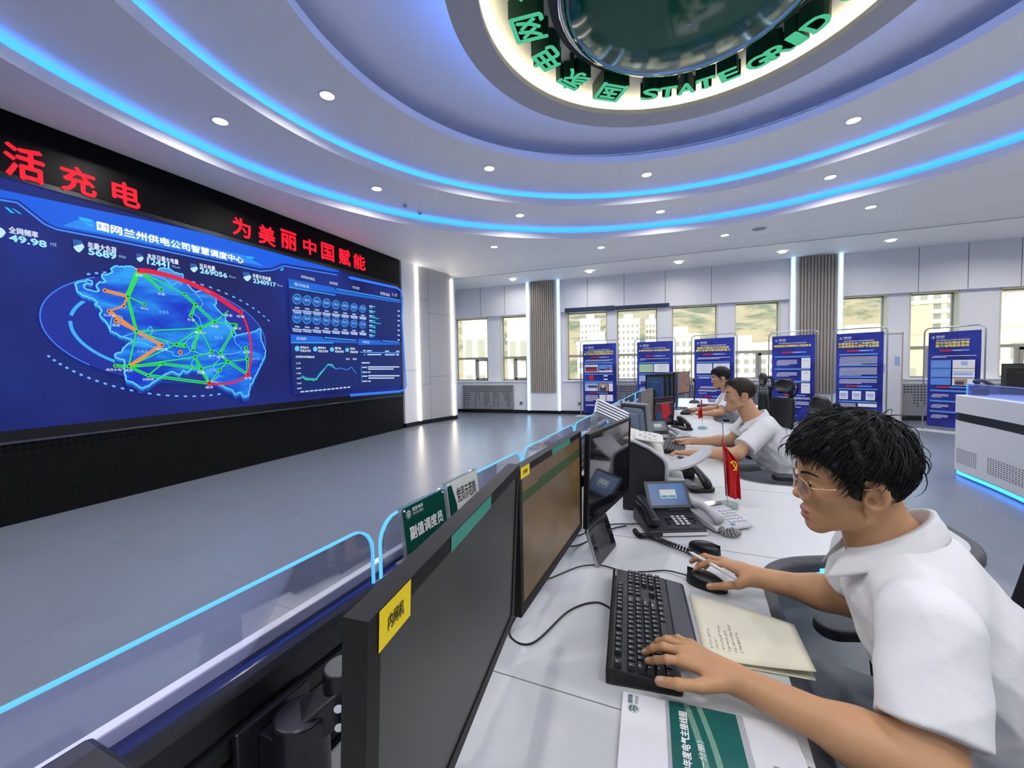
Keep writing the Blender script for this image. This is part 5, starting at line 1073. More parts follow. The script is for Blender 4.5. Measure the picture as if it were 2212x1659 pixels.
cl_ = coil([(0.19, 3.12, 0.742), (0.23, 3.08, 0.745), (0.26, 3.02, 0.742)], 0.009, 10, 0.0024).build('coiled_cord', BLACKP, smooth=True, flat_angle=180); tag(cl_, 'short black coiled cord beside the second person\'s left hand', 'cord')
# ------------------------------------------------------------------ people: implicit surfaces turned into meshes
f32 = np.float32
def v3(p): return np.array(p, f32)
def cap(a, b, ra, rb):
    a, b = v3(a), v3(b); ba = b-a; L2 = float(ba@ba) + 1e-12
    def f(P):
        h = np.clip((P-a)@ba/L2, 0, 1); d = P-a-h[:, None]*ba; return np.sqrt(np.einsum('ij,ij->i', d, d)) - (ra+(rb-ra)*h)
    return f
def ell(c, r, R=None):
    c, r = v3(c), v3(r)
    def f(P):
        q = P-c
        if R is not None: q = q@R
        k0 = np.sqrt(((q/r)**2).sum(1)) + 1e-9; k1 = np.sqrt(((q/(r*r))**2).sum(1)) + 1e-9; return k0*(k0-1)/k1
    return f
def smin(a, b, k):
    h = np.clip(0.5+0.5*(b-a)/k, 0, 1); return b*(1-h)+a*h-k*h*(1-h)
def smax(a, b, k): return -smin(-a, -b, k)
def rotm(yaw, pitch, roll=0.0):
    cy, sy, cp, sp_, cr, sr = math.cos(yaw), math.sin(yaw), math.cos(pitch), math.sin(pitch), math.cos(roll), math.sin(roll)
    return np.array([[cy,-sy,0],[sy,cy,0],[0,0,1]])@np.array([[cp,0,sp_],[0,1,0],[-sp_,0,cp]])@np.array([[1,0,0],[0,cr,-sr],[0,sr,cr]])
def nets(f, lo, hi, h):                      # surface nets on a sparse grid
    B = 8; lo = np.array(lo, f32); nb = np.ceil((np.array(hi)-lo)/(h*B)).astype(int); n = nb*B
    F = np.ones(n, f32); bi = np.stack(np.meshgrid(*[np.arange(k) for k in nb], indexing='ij'), -1).reshape(-1, 3)
    ctr = lo + (bi*B + B/2)*h; d = np.concatenate([f(c.astype(f32)) for c in np.array_split(ctr, max(1, len(ctr)//200000))])
    off = np.stack(np.meshgrid(*[np.arange(B)]*3, indexing='ij'), -1).reshape(-1, 3)
    F4 = F.reshape(nb[0], B, nb[1], B, nb[2], B); ins = bi[d < 0]; F4[ins[:, 0], :, ins[:, 1], :, ins[:, 2], :] = -1
    act = bi[np.abs(d) < h*B*1.35]
    for ch in np.array_split(act, max(1, len(act)//400)):
        P = (lo + (ch[:, None, :]*B + off[None])*h).reshape(-1, 3).astype(f32); v = f(P).reshape(-1, B, B, B); F4[ch[:, 0], :, ch[:, 1], :, ch[:, 2], :] = v
    S = F < 0; c = [slice(0, -1), slice(1, None)]; cnt = np.zeros(n-1, np.int8); cor = [(i, j, k) for i in (0, 1) for j in (0, 1) for k in (0, 1)]
    for i, j, k in cor: cnt += S[c[i], c[j], c[k]]
    A = np.argwhere((cnt > 0) & (cnt < 8)); vals = {q: F[A[:, 0]+q[0], A[:, 1]+q[1], A[:, 2]+q[2]] for q in cor}
    acc = np.zeros((len(A), 3)); num = np.zeros(len(A))
    for q in cor:
        for ax in range(3):
            if q[ax] == 0:
                r = list(q); r[ax] = 1; a, b = vals[q], vals[tuple(r)]; m = (a < 0) != (b < 0); t = np.where(m, a/np.where(m, a-b, 1), 0)
                p = np.tile(np.array(q, float), (len(A), 1)); p[:, ax] += t; acc += p*m[:, None]; num += m
    V = lo + (A + acc/num[:, None])*h; idx = np.full(n-1, -1, np.int32); idx[A[:, 0], A[:, 1], A[:, 2]] = np.arange(len(A)); quads = []
    for ax in range(3):
        u, w = (ax+1) % 3, (ax+2) % 3; s0 = [slice(1, n[k]-1) for k in range(3)]; s1 = list(s0); s0[ax] = slice(0, n[ax]-1); s1[ax] = slice(1, n[ax])
        a, b = S[tuple(s0)], S[tuple(s1)]; E = np.argwhere(a != b)
        if not len(E): continue
        flip = b[E[:, 0], E[:, 1], E[:, 2]]; E = E + [1 if k != ax else 0 for k in range(3)]
        def cell(du, dw): q = E.copy(); q[:, u] -= du; q[:, w] -= dw; return idx[q[:, 0], q[:, 1], q[:, 2]]
        Q = np.stack([cell(1, 1), cell(0, 1), cell(0, 0), cell(1, 0)], 1); Q[flip] = Q[flip][:, ::-1]; quads.append(Q)
    return V, np.concatenate(quads)
def mesh_np(name, V, Q, mats, parent, mi=None):
    me = bpy.data.meshes.new(name); me.from_pydata(V.tolist(), [], Q.tolist())
    for m in (mats if isinstance(mats, list) else [mats]): me.materials.append(m)
    if mi is not None: me.polygons.foreach_set('material_index', mi.astype(np.int32))
    me.shade_smooth(); o = bpy.data.objects.new(name, me); C.objects.link(o); o.parent = parent; o.matrix_parent_inverse = parent.matrix_basis.inverted(); return o
def head_sdf(P, S):                          # x forward, y left, z up; ears at y = +-0.078
    Y = np.abs(P[:, 1]); Q = np.stack([P[:, 0], Y, P[:, 2]], 1)
    d = ell((-.001, 0, .044), (.092, .076, .084))(Q)
    d = smin(d, ell((.045, 0, .034), (.050, .059, .054))(Q), .02)
    d = smin(d, ell((.034, 0, -.028), (.056, .060, .072))(Q), .025)
    d = smin(d, cap((.002, .050, -.060), (.064, .014, -.094), .018, .015)(Q), .02)
    d = smin(d, ell((.068, 0, -.099), (.022, .023, .018))(Q), .014)
    d = smin(d, ell((.070, 0, -.070), (.024, .030, .026))(Q), .014)
    d = smin(d, ell((.052, .043, -.014), (.030, .020, .022))(Q), .02)
    d = smin(d, cap((.085, .008, .028), (.070, .045, .026), .008, .008)(Q), .014)
    d = smax(d, -ell((.099, .032, .006), (.017, .017, .013))(Q), .012)
    d = smin(d, ell((.0735, .032, .005), (.0135, .017, .0115))(Q), .004)
    d = smin(d, cap((.087, 0, .016), (.0985, 0, -.024), .0065, .0095)(Q), .012)
    d = smin(d, ell((.0995, 0, -.0285), (.0125, .0125, .0105))(Q), .007)
    d = smin(d, ell((.0885, .0135, -.0355), (.0105, .0075, .0085))(Q), .006)
    d = smin(d, ell((.0890, 0, -.0635), (.0095, .022, .0062))(Q), .005)
    d = smin(d, ell((.0865, 0, -.0785), (.0112, .0195, .0075))(Q), .005)
    d = smax(d, -ell((.0985, 0, -.0708), (.0125, .019, .0022 if S.get('mouth', 1) else .0012))(Q), .002)
    ca, sa = math.cos(.22), math.sin(.22); Re = np.array([[ca, 0, -sa], [0, 1, 0], [sa, 0, ca]], f32)@np.array([[math.cos(.35), math.sin(.35), 0], [-math.sin(.35), math.cos(.35), 0], [0, 0, 1]], f32)
    e = ell((-.012, .080, -.006), (.0205, .0100, .0325), Re)(Q)
    e = smax(e, -ell((-.008, .0905, -.004), (.0140, .0120, .0225), Re)(Q), .002)
    e = smin(e, cap((-.020, .0835, .014), (-.020, .0845, -.012), .0035, .003)(Q), .004)
    e = smin(e, ell((.000, .0765, -.034), (.0085, .0055, .0095))(Q), .006)
    e = smin(e, ell((.0055, .0775, -.009), (.005, .004, .007))(Q), .003)
    e = smax(e, -ell((-.003, .085, -.012), (.0075, .014, .0085))(Q), .002)
    return smin(d, e, .006)
HX = [-.14, -.043, -.036, -.030, .008, .012, .026, .032, .050, .080, .10]
def hairline(x, z0, hl=0.0): return np.interp(x, HX, [-.058, -.056, -.046, .028, .030, z0, z0, .018, .042+hl*.6, .066+hl, .075+hl]).astype(f32)
def hair_sdf(P, S):
    t = S['hair_t']; d = ell((.001+t*.10, 0, .046+t*.30), (.0935+t*.62, .0765+t*.66, .0835+t*.72))(P)
    ph = np.arctan2(P[:, 1], P[:, 0]+.03); a = S['hair_n']
    d = d + a*(np.sin(ph*17+P[:, 2]*60)*0.5 + np.sin(P[:, 0]*150+P[:, 1]*90)*0.35 + np.sin(P[:, 1]*210-P[:, 2]*120)*0.35)
    cut = (hairline(P[:, 0] + 0.004*np.sin(P[:, 1]*300), S['burn'], S.get('hl', 0)) - P[:, 2])*0.6 + np.clip(P[:, 0]-.06, 0, 1)*S.get('fringe', 0)
    return smax(d, cut, .006)
SKIN = {}
def person(S):
    root = thing('person', S['label'], 'person', S['base']); R = rotm(*S['head_rot']).astype(f32); hc = v3(S['head']); sc = S.get('scale', 1.0)
    TL = lambda P: ((P-hc)@R)/sc                      # into head space
    HW = lambda p: Vector((R@(np.array(p)*sc) + hc).tolist())
    J = {k: np.array(v, float) for k, v in S['joints'].items()}; h = S['res']
    fx = np.array([math.cos(S['yaw']), math.sin(S['yaw']), 0]); lf = np.array([-fx[1], fx[0], 0]); up = np.array([0, 0, 1.0]); RT = np.stack([fx, lf, up], 1).astype(f32)
    nb, c7 = np.array(HW((-.028, 0, -.055))), J['c7']
    groups = []
    def grp(c, r, fn): groups.append((v3(c), r, fn))
    grp(hc, .15, lambda P: head_sdf(TL(P), S)*sc)
    def torso(P):
        d = cap(nb, c7 + fx*.032 - up*.02, .055*sc, .050*sc)(P); d = smin(d, cap(nb + fx*.018, c7 + fx*.060 - up*.06, .040*sc, .045*sc)(P), .03)
        m_ = c7 + fx*.015 - up*.080; d = smin(d, smin(cap(J['ls'], m_, .046, .050)(P), cap(J['rs'], m_, .046, .050)(P), .02), .04)
        d = smin(d, ell(J['chest'], (.105, .150, .17), RT)(P), .06); d = smin(d, ell(J['belly'], (.105, .135, .16), RT)(P), .06); d = smin(d, ell(J['pelvis'], (.12, .155, .11), RT)(P), .06)
        for s in 'lr': d = smin(d, cap(J[s+'hip'], J[s+'knee'], .078, .056)(P), .03); d = smin(d, cap(J[s+'knee'], J[s+'ank'], .052, .036)(P), .03)
        return d
    grp(J['belly'], .85, torso)
    def limb(s):
        def f(P):
            d = cap(J[s+'s'], J[s+'el'], .050, .041)(P); d = smin(d, cap(J[s+'el'], J[s+'wr'], .0425, .0265)(P), .02)
            m = J[s+'el']*0.7 + J[s+'wr']*0.3; return smin(d, ell(m, (.05, .043, .041), None)(P), .03)
        return f
    for s in 'lr': grp((J[s+'s']+J[s+'wr'])/2, .34, limb(s))
    nails = []
    for s in 'lr':
        H_ = {k: np.array(v, float) for k, v in S[s+'hand'].items()}; W_ = J[s+'wr']; ctr = np.mean([H_[k][0] for k in ('i', 'm', 'r', 'p')], 0)
        def hand(P, H_=H_, W_=W_, ctr=ctr):
            pal = W_*0.45 + ctr*0.55; d = cap(W_, W_*0.6+ctr*0.4, .025, .024)(P)
            for k, ra in (('i', .0125), ('m', .0125), ('r', .0120), ('p', .0112)): d = smin(d, cap(W_*0.75 + H_[k][0]*0.25, H_[k][0], .0165, ra)(P), .012)
            d = smin(d, cap(W_*0.6 + H_['t'][0]*0.4, H_['t'][0], .018, .0125)(P), .012)
            for k, r0 in (('t', .0115), ('i', .0096), ('m', .0098), ('r', .0092), ('p', .0082)):
                q = H_[k]; e = None
                for j in range(len(q)-1):
                    ra, rb = r0*(1-.10*j), r0*(1-.10*(j+1)); g = cap(q[j], q[j+1], ra, rb)(P); e = g if e is None else smin(e, g, .003)
                    if j: e = smin(e, ell(q[j], (ra*1.06,)*3)(P), .003)
                d = smin(d, e, .0035)
            return d
        grp((W_+ctr)/2, .13, hand)
        for k in 'timrp': nails.append((H_[k][-2], H_[k][-1], {'t': .0105, 'i': .0078, 'm': .008, 'r': .0075, 'p': .0065}[k]))
    def body(P):
        c = P.mean(0); ext = np.sqrt(((P-c)**2).sum(1)).max(); out = None
        for gc, gr, fn in groups:
            dist = np.linalg.norm(c-gc) - gr - ext
            if dist > .12: g = np.full(len(P), dist, f32)
            else: g = fn(P)
            out = g if out is None else smin(out, g, .012)
        return out
    allp = np.stack(list(J.values()) + [hc+.16, hc-.16]); lo, hi = allp.min(0)-.20, allp.max(0)+.20; lo[2] = max(lo[2], 0.02)
    V, Q = nets(body, lo, hi, h)
    Lc = ((V-hc)@R)/sc; F = Lc[Q].mean(1); mi = np.zeros(len(Q), int)
    lips = (np.sqrt(((F[:, 0]-.090)/.016)**2 + (F[:, 1]/.0235)**2 + ((F[:, 2]+.0635)/.0066)**2) < 1) | (np.sqrt(((F[:, 0]-.0885)/.016)**2 + (F[:, 1]/.021)**2 + ((F[:, 2]+.0785)/.0080)**2) < 1)
    mi[lips] = 1
    FV = V[Q].mean(1)
    for a, b, r in nails:
        d_ = (b-a)/np.linalg.norm(b-a); cnt = b + up*r*0.75 + d_*r*0.15; q = FV-cnt; al = np.abs(q@d_); pe = np.sqrt(np.maximum(0, (q**2).sum(1)-al**2)); mi[(al < r*0.9) & (pe < r*0.75)] = 2
    sk = S['skin']; skm = mat('skin_'+S['id'], sk, 0.5, vary=0.06, scale=30, bump=0.08, bscale=900, sss=0.12)
    bo = mesh_np('body', V, Q, [skm, mat('lips_'+S['id'], S['lips'], 0.45, vary=0.05, sss=0.1), mat('nail_'+S['id'], S['nail'], 0.3)], root, mi)
    # hair
    Vh, Qh = nets(lambda P: hair_sdf(TL(P), S)*sc, hc-.19, hc+.19, max(h, .0028)); Hm = mat('hair_'+S['id'], S['hair'], 0.42, vary=0.25, scale=60, bump=0.5, bscale=260, spec=0.35)
    ho = mesh_np('hair', Vh, Qh, Hm, root)
    rr = random.Random(S['seed']); nst = S.get('strands', 0)
    if nst:
        b = MB(); cr = np.array(S.get('crown', (-.045, .0, .14))); t = S['hair_t']; cn = np.array((.001+t*.10, 0, .046+t*.30)); rad = np.array((.0935+t*.62, .0765+t*.66, .0835+t*.72))
        for _ in range(nst):
            a = rr.uniform(0, 2*math.pi); z = rr.uniform(-.45, 1); q = math.sqrt(max(0, 1-z*z)); nrm = np.array((q*math.cos(a), q*math.sin(a), z)); p = cn + rad*nrm
            if p[2] < hairline(p[0], S['burn'], S.get('hl', 0)) + .012: continue
            dirv = p-cr; dirv = dirv/np.linalg.norm(dirv) + np.array((S.get('fwd', .35), rr.uniform(-.3, .3), -.25)); L = rr.uniform(*S['strand_len']); pts = []; lf_ = rr.uniform(.6, 1.3)*(S.get('stray', 1) if rr.random() < .05 and p[2] > .06 else 1)
            if abs(p[1]) > .045 and p[2] < .075 and -.07 < p[0] < .03: L *= .45
            if p[2] < .075: L = min(L, max(.012, (p[2]-hairline(p[0]-.01, S['burn'], S.get('hl', 0)))*0.9))
            for j in range(7):
                u = j/6; x = p + dirv*L*u; k = (x-cn)/rad; k = k/np.linalg.norm(k); lift = S['lift']*(math.sin(u*2.4))*lf_ - .002
                pts.append(HW(cn + rad*k*(1+lift/0.1) + np.array((0, 0, -.006*u*u))))
            b.tube(pts, [S['sr']*(1-.85*j/6) for j in range(7)], 4)
        for _ in range(S.get('bangs', 0)):
            y = rr.uniform(-.06, .055); z = .105+.02*rr.random(); x0 = .062-6*y*y; pts = []; dn = rr.uniform(.045, .075)*(1 if y > -.02 else .9); sw = rr.uniform(-.025, .02)
            for j in range(7): u = j/6; pts.append(HW((x0 + .040*math.sin(u*2.3) + .004*rr.random(), y + sw*u*u, z - dn*u**1.4)))
            b.tube(pts, [S['sr']*1.1*(1-.85*j/6) for j in range(7)], 4)
        b.build('loose_strands', Hm, ho, smooth=True, flat_angle=180)
    EB = mat('brow_'+S['id'], S['hair'], 0.6, vary=0.2); b = MB()
    for sy in (1, -1):
        for i in range(26 if h < .004 else 12):
            u = i/25 if h < .004 else i/11; y = .012+.036*u; x = .0955-.019*u**2.0; z = .0235+.007*math.sin(u*2.6); L = .009
            b.tube([HW((x, sy*y, z-.002)), HW((x+.0022, sy*(y+L*.5), z+.003)), HW((x-.001, sy*(y+L), z+.003-.002*u))], [.0017, .0018, .0005], 4)
    b.build('eyebrows', EB, root)
    for sy in (1, -1):
        e = MB().ball(HW((.0745, sy*.032, .0045)), .0128*sc, 16).build('eye', mat('eye_white', '#d8d4cc', 0.2), root, smooth=True, flat_angle=180)
        MB().ball(HW((.0835, sy*.0325, .0015)), .0046*sc, 12).build('iris', mat('iris_dark', '#1a110c', 0.15), e, smooth=True, flat_angle=180)
        if S.get('lids', True):
            MB().tube([HW((.083, sy*(.032-.014), .0035)), HW((.0885, sy*.029, .0065)), HW((.0880, sy*.036, .0062)), HW((.079, sy*(.032+.015), .002))], .0011*sc, 5).build('lashes', EB, e)
    # glasses
    G = S['glasses']; gm = mat('rim_'+S['id'], G['col'], 0.25, G.get('metal', 0.9)); gl_ = MB(); n = 28
    for sy in (1, -1):
        ring = [HW((.1035 - .010*max(0, (G['w']*math.cos(2*math.pi*i/n)))/G['w'] + .0, sy*(.0335 + G['w']*math.cos(2*math.pi*i/n)), -.004 + G['h']*math.sin(2*math.pi*i/n))) for i in range(n)]
        gl_.tube(ring, G['r']*sc, 6, closed=True)
        o_ = HW((.0935, sy*(.0335+G['w']), .006)); gl_.tube([o_, HW((.088, sy*.068, .0075)), HW((.06, sy*.0735, .008)), HW((.01, sy*.0795, .011)), HW((-.012, sy*.0825, .014))], [G['r']*sc*1.15]*5, 6)
        gl_.tube([HW((-.012, sy*.0825, .014)), HW((-.027, sy*.084, .006)), HW((-.034, sy*.084, -.006))], G['r']*2.2*sc, 6)
    gl_.tube([HW((.1035, -.0125, .004)), HW((.107, 0, .008)), HW((.1035, .0125, .004))], G['r']*sc, 6)
    go = gl_.build('glasses', gm, root, smooth=True, flat_angle=180)
    for sy in (1, -1):
        MB().poly([HW((.1035 - .010*max(0, math.cos(2*math.pi*i/n)), sy*(.0335 + G['w']*math.cos(2*math.pi*i/n)), -.004 + G['h']*math.sin(2*math.pi*i/n))) for i in range(n)]).build('lens', glassy('spectacle_lens', '#eef2f4', 0.06, 0.95), go)
    # shirt
    shs = {}
    for s in 'lr':
        a, e = J[s+'s'], J[s+'el']; d_ = (e-a)/np.linalg.norm(e-a); hem = a + (e-a)*S['sleeve'][s]; shs[s] = (a, hem, d_)
    wr_ = S.get('wrinkle', .004)
    def shirt(P):
        m_ = c7 + fx*.015 - up*.078; d = smin(cap(J['ls'], m_, .056, .060)(P), cap(J['rs'], m_, .056, .060)(P), .03); d = smin(d, cap(c7-up*.045, c7+fx*.05-up*.11, .060, .055)(P), .04)
        d = smin(d, ell(J['chest'], (.118, .165, .17), RT)(P), .06); d = smin(d, ell(J['belly'], (.128, .162, .18), RT)(P), .07); d = smin(d, ell(J['pelvis'], (.140, .178, .115), RT)(P), .06)
        for s in 'lr':
            a, hem, d_ = shs[s]; e = cap(a - d_*.0, hem + d_*.05, .068, S.get('cuff', .074))(P); e = smax(e, ((P-v3(hem))@v3(d_)), .004); d = smin(d, e, .035)
        q = P@RT; w = np.abs(np.sin(q[:, 2]*30+q[:, 0]*22+2.0*np.sin(q[:, 1]*13+1)))*1.2 + np.abs(np.sin(q[:, 0]*46-q[:, 2]*26+1.7*np.sin(q[:, 2]*17+q[:, 1]*11))) + .5*np.sin(q[:, 1]*60+q[:, 2]*58)
        d = d + wr_*0.75*(w-1.2)*np.clip((1.3-P[:, 2]), .4, 1)
        d = smax(d, -cap(nb + up*.02, c7 + fx*.025 + up*.02, .060*sc, .060)(P), .004); d = smax(d, (S['waist']-P[:, 2]), .01)
        return d
    sl, sh = lo.copy(), hi.copy(); sl[2] = S['waist']-.05; sh[2] = c7[2]+.12
    V2, Q2 = nets(shirt, sl, sh, max(h, .004)); SHM = mat('white_shirt', '#dfe1e2', 0.75, vary=0.015, bump=0.6, bscale=11)
    so = mesh_np('shirt', V2, Q2, SHM, root)
    # collar: stand and fold around the neck
    tl = S.get('tilt', .45); O = c7 + fx*S.get('co', .040) + up*S.get('cu', .0); cu_ = np.cos(tl)*up + np.sin(tl)*fx*-.0
    kt = S.get('ktilt', .047)
    def col(u, v):
        ph = (u*2-1)*math.radians(152); cb = math.cos(ph); rad_ = -fx*cb*.066*sc + lf*math.sin(ph)*.064*sc; hgt = .012 + kt*cb
        top = O + rad_ + up*hgt; e = abs(u*2-1)**3
        if v < .34: k = v/.34; return tuple(top - up*.034*(1-k) - rad_*0.05*(1-k))
        k = (v-.34)/.66; ro = rad_/np.linalg.norm(rad_); L = .044 + .034*e
        return tuple(top + ro*(.005+.024*k+.004*math.sin(k*3.1)) - up*(L*k*0.95 - .005*math.sin(min(1, k*4)*3.14)) + fx*(.022*e*k))
    MB().grid(col, 44, 12).build('collar', SHM, so, smooth=True, flat_angle=180, solid=0.0022)
    for s in 'lr':                               # stitched sleeve hems
        a, hem, d_ = shs[s]; x = np.cross(d_, up); x /= np.linalg.norm(x); y = np.cross(d_, x); r0 = S.get('cuff', .074)*0.985 - .0005
    b = MB()
    for k in range(4): p = c7 + fx*(.105+.012*k) - up*(.10+.075*k) + lf*.0; b.cyl(p, p + fx*.004, .0055, n=10)
    # trousers and shoes
    def trous(P):
        d = ell(J['pelvis'], (.132, .172, .112), RT)(P)
        for s in 'lr': d = smin(d, cap(J[s+'hip'], J[s+'knee'], .090, .070)(P), .03); d = smin(d, cap(J[s+'knee'], J[s+'ank']+up*.01, .066, .052)(P), .02)
        return d + .0025*np.sin(P[:, 2]*60+P[:, 0]*40)
    tl_, th_ = lo.copy(), hi.copy(); th_[2] = S['waist']+.12
    V3, Q3 = nets(trous, tl_, th_, .009); mesh_np('trousers', V3, Q3, mat('trousers_'+S['id'], S['trousers'], 0.8, vary=0.05, bump=0.2, bscale=40), root)
    for s in 'lr':
        a = J[s+'ank']; V4, Q4 = nets(lambda P, a=a: smin(cap(a-up*.035, a+fx*.14-up*.055, .045, .036)(P), cap(a+up*.01, a-up*.03, .045, .045)(P), .02), np.array([a[0]-.2, a[1]-.2, 0.003]), a+.2, .009)
        mesh_np('shoe', V4, Q4, mat('shoe_black', '#141414', 0.35), root)
    return root
def seated(c7, yaw, ls, rs, lel, lwr, rel, rwr, back=.23):
    c7 = np.array(c7, float); fx = np.array([math.cos(yaw), math.sin(yaw), 0]); lf = np.array([-fx[1], fx[0], 0]); up = np.array([0, 0, 1.0])
    pel = np.array([*(c7 - fx*back)[:2], .55]); bel = pel*0.60 + c7*0.40 + fx*.01; che = pel*0.30 + c7*0.70 + fx*.045 - up*.015
    J = dict(c7=c7, ls=ls, rs=rs, lel=lel, lwr=lwr, rel=rel, rwr=rwr, pelvis=pel, belly=bel, chest=che)
    for s, k in (('l', 1), ('r', -1)):
        J[s+'hip'] = pel + lf*.095*k + fx*.02; J[s+'knee'] = pel + lf*.13*k + fx*.43 + up*.0; J[s+'ank'] = pel*[1, 1, 0] + lf*.14*k + fx*.42 + up*.10
    return J
Y1 = math.radians(166)
J1 = seated((.520, 1.075, 1.028), Y1, (.450, .880, .942), (.512, 1.235, .935), (.402, .768, .775), (.158, .885, .783), (.500, 1.270, .785), (.284, 1.326, .788), .215)
P1 = person(dict(id='near', label='person in white shirt and gold glasses typing at the nearest keyboard, holding a white pen', base=(.60, 1.0, 0), head=(.416, 1.074, 1.140), head_rot=(math.radians(177), math.radians(4.5), math.radians(-6)), yaw=Y1,
    joints=J1, res=.0026, seed=1, skin='#c0926a', lips='#a46b62', nail='#d8b09a', hair='#0b0b0d', hair_t=.026, hair_n=.0065, burn=-.028, fringe=0.0, strands=1900, stray=2.6, bangs=150, strand_len=(.035, .075), lift=.008, sr=.0016,
    glasses=dict(col='#e2b48e', w=.0235, h=.0225, r=.0013, metal=.6), trousers='#6d747c', sleeve=dict(l=.74, r=.74), waist=.50, wrinkle=.0065, cuff=.071,
    lhand=dict(t=[(.090, .846, .783), (.052, .840, .783), (.018, .853, .772)], i=[(.062, .884, .800), (.034, .884, .798), (.014, .894, .786), (-.004, .903, .774)], m=[(.062, .908, .804), (.028, .915, .803), (.006, .921, .791), (-.011, .926, .776)], r=[(.071, .934, .800), (.036, .946, .800), (.018, .951, .789), (.006, .955, .774)], p=[(.085, .957, .792), (.060, .974, .790), (.045, .981, .781), (.033, .985, .771)]),
    rhand=dict(t=[(.236, 1.296, .772), (.203, 1.294, .765), (.165, 1.305, .752)], i=[(.208, 1.347, .802), (.170, 1.349, .804), (.148, 1.353, .790), (.132, 1.357, .775)], m=[(.204, 1.371, .803), (.162, 1.383, .806), (.138, 1.391, .793), (.124, 1.397, .778)], r=[(.211, 1.392, .796), (.175, 1.407, .792), (.155, 1.410, .775), (.142, 1.410, .758)], p=[(.222, 1.410, .788), (.195, 1.426, .780), (.180, 1.430, .765), (.168, 1.430, .748)])))
Y2 = math.radians(183)
def hand_at(w, d, side, z, spread=.020, grip=0.0):     # relaxed hand from a wrist along direction d
    w = np.array(w, float); d = np.array([*d, 0.0]); d /= np.linalg.norm(d); l = np.array([-d[1], d[0], 0])*side; H_ = {}
    for k, o, L in (('i', .5, 1.0), ('m', .02, 1.06), ('r', -.45, .98), ('p', -.9, .80)):
        m = w + d*.085 + l*spread*1.15*o; m[2] = z+.030; H_[k] = [tuple(m), tuple(m + d*.036*L + [0, 0, .004]), tuple(m + d*.056*L + [0, 0, -.010]), tuple(m + d*.072*L + [0, 0, -.023])]
    a = w + d*.035 + l*.030; H_['t'] = [tuple([a[0], a[1], z+.018]), tuple(np.array([a[0], a[1], z+.015]) + d*.030 + l*.008), tuple(np.array([a[0], a[1], z+.010]) + d*.058 + l*.004)]
    return H_
w2r = (.325, 3.555, .782); w2l = (.300, 3.115, .775)
J2 = seated((.765, 3.42, .995), Y2, (.745, 3.235, .935), (.735, 3.605, .945), (.555, 3.10, .785), w2l, (.60, 3.60, .79), w2r, .20)
P2 = person(dict(id='mid', label='person in white shirt sitting upright at the middle desk, one hand on a mouse', base=(.85, 3.42, 0), head=(.635, 3.42, 1.150), head_rot=(math.radians(182), math.radians(0), 0), yaw=Y2,
    joints=J2, res=.0045, seed=2, skin='#c79a78', lips='#a86a62', nail='#d0a58c', hair='#2b2119', hair_t=.008, hair_n=.001, burn=-.002, hl=.016, strands=500, bangs=30, strand_len=(.015, .03), lift=.003, sr=.0013, fwd=.5,
    glasses=dict(col='#b9bcc0', w=.0235, h=.0185, r=.0008), trousers='#585e66', sleeve=dict(l=.74, r=.72), waist=.50, wrinkle=.0055, scale=1.0, mouth=0,
    lhand=hand_at(w2l, (-.95, .12), -1, .745), rhand=hand_at(w2r, (-.97, .1), 1, .752)))
for o in (): pass
Y3 = math.radians(176)
w3r = (.60, 6.02, .78); w3l = (.64, 5.55, .775)
J3 = seated((.975, 5.70, 1.050), Y3, (.945, 5.53, .99), (.955, 5.88, 1.0), (.80, 5.43, .80), w3l, (.83, 5.93, .80), w3r, .16)
P3 = person(dict(id='far', label='person in white shirt and white framed glasses at the farthest desk', base=(1.0, 5.70, 0), head=(.850, 5.70, 1.195), head_rot=(math.radians(175), math.radians(6), 0), yaw=Y3,
    joints=J3, res=.006, seed=3, skin='#c39472', lips='#a66c60', nail='#cfa38a', hair='#0e0e10', hair_t=.018, hair_n=.0015, burn=-.012, strands=500, bangs=60, strand_len=(.02, .04), lift=.004, sr=.0018, fwd=.5,
    glasses=dict(col='#e8e8ea', w=.0235, h=.0175, r=.0020, metal=0.1), trousers='#3a3d44', sleeve=dict(l=.74, r=.74), waist=.52, wrinkle=.0055, scale=1.05, mouth=0,
    lhand=hand_at(w3l, (-.95, .25), -1, .745), rhand=hand_at(w3r, (-.97, .05), 1, .752)))
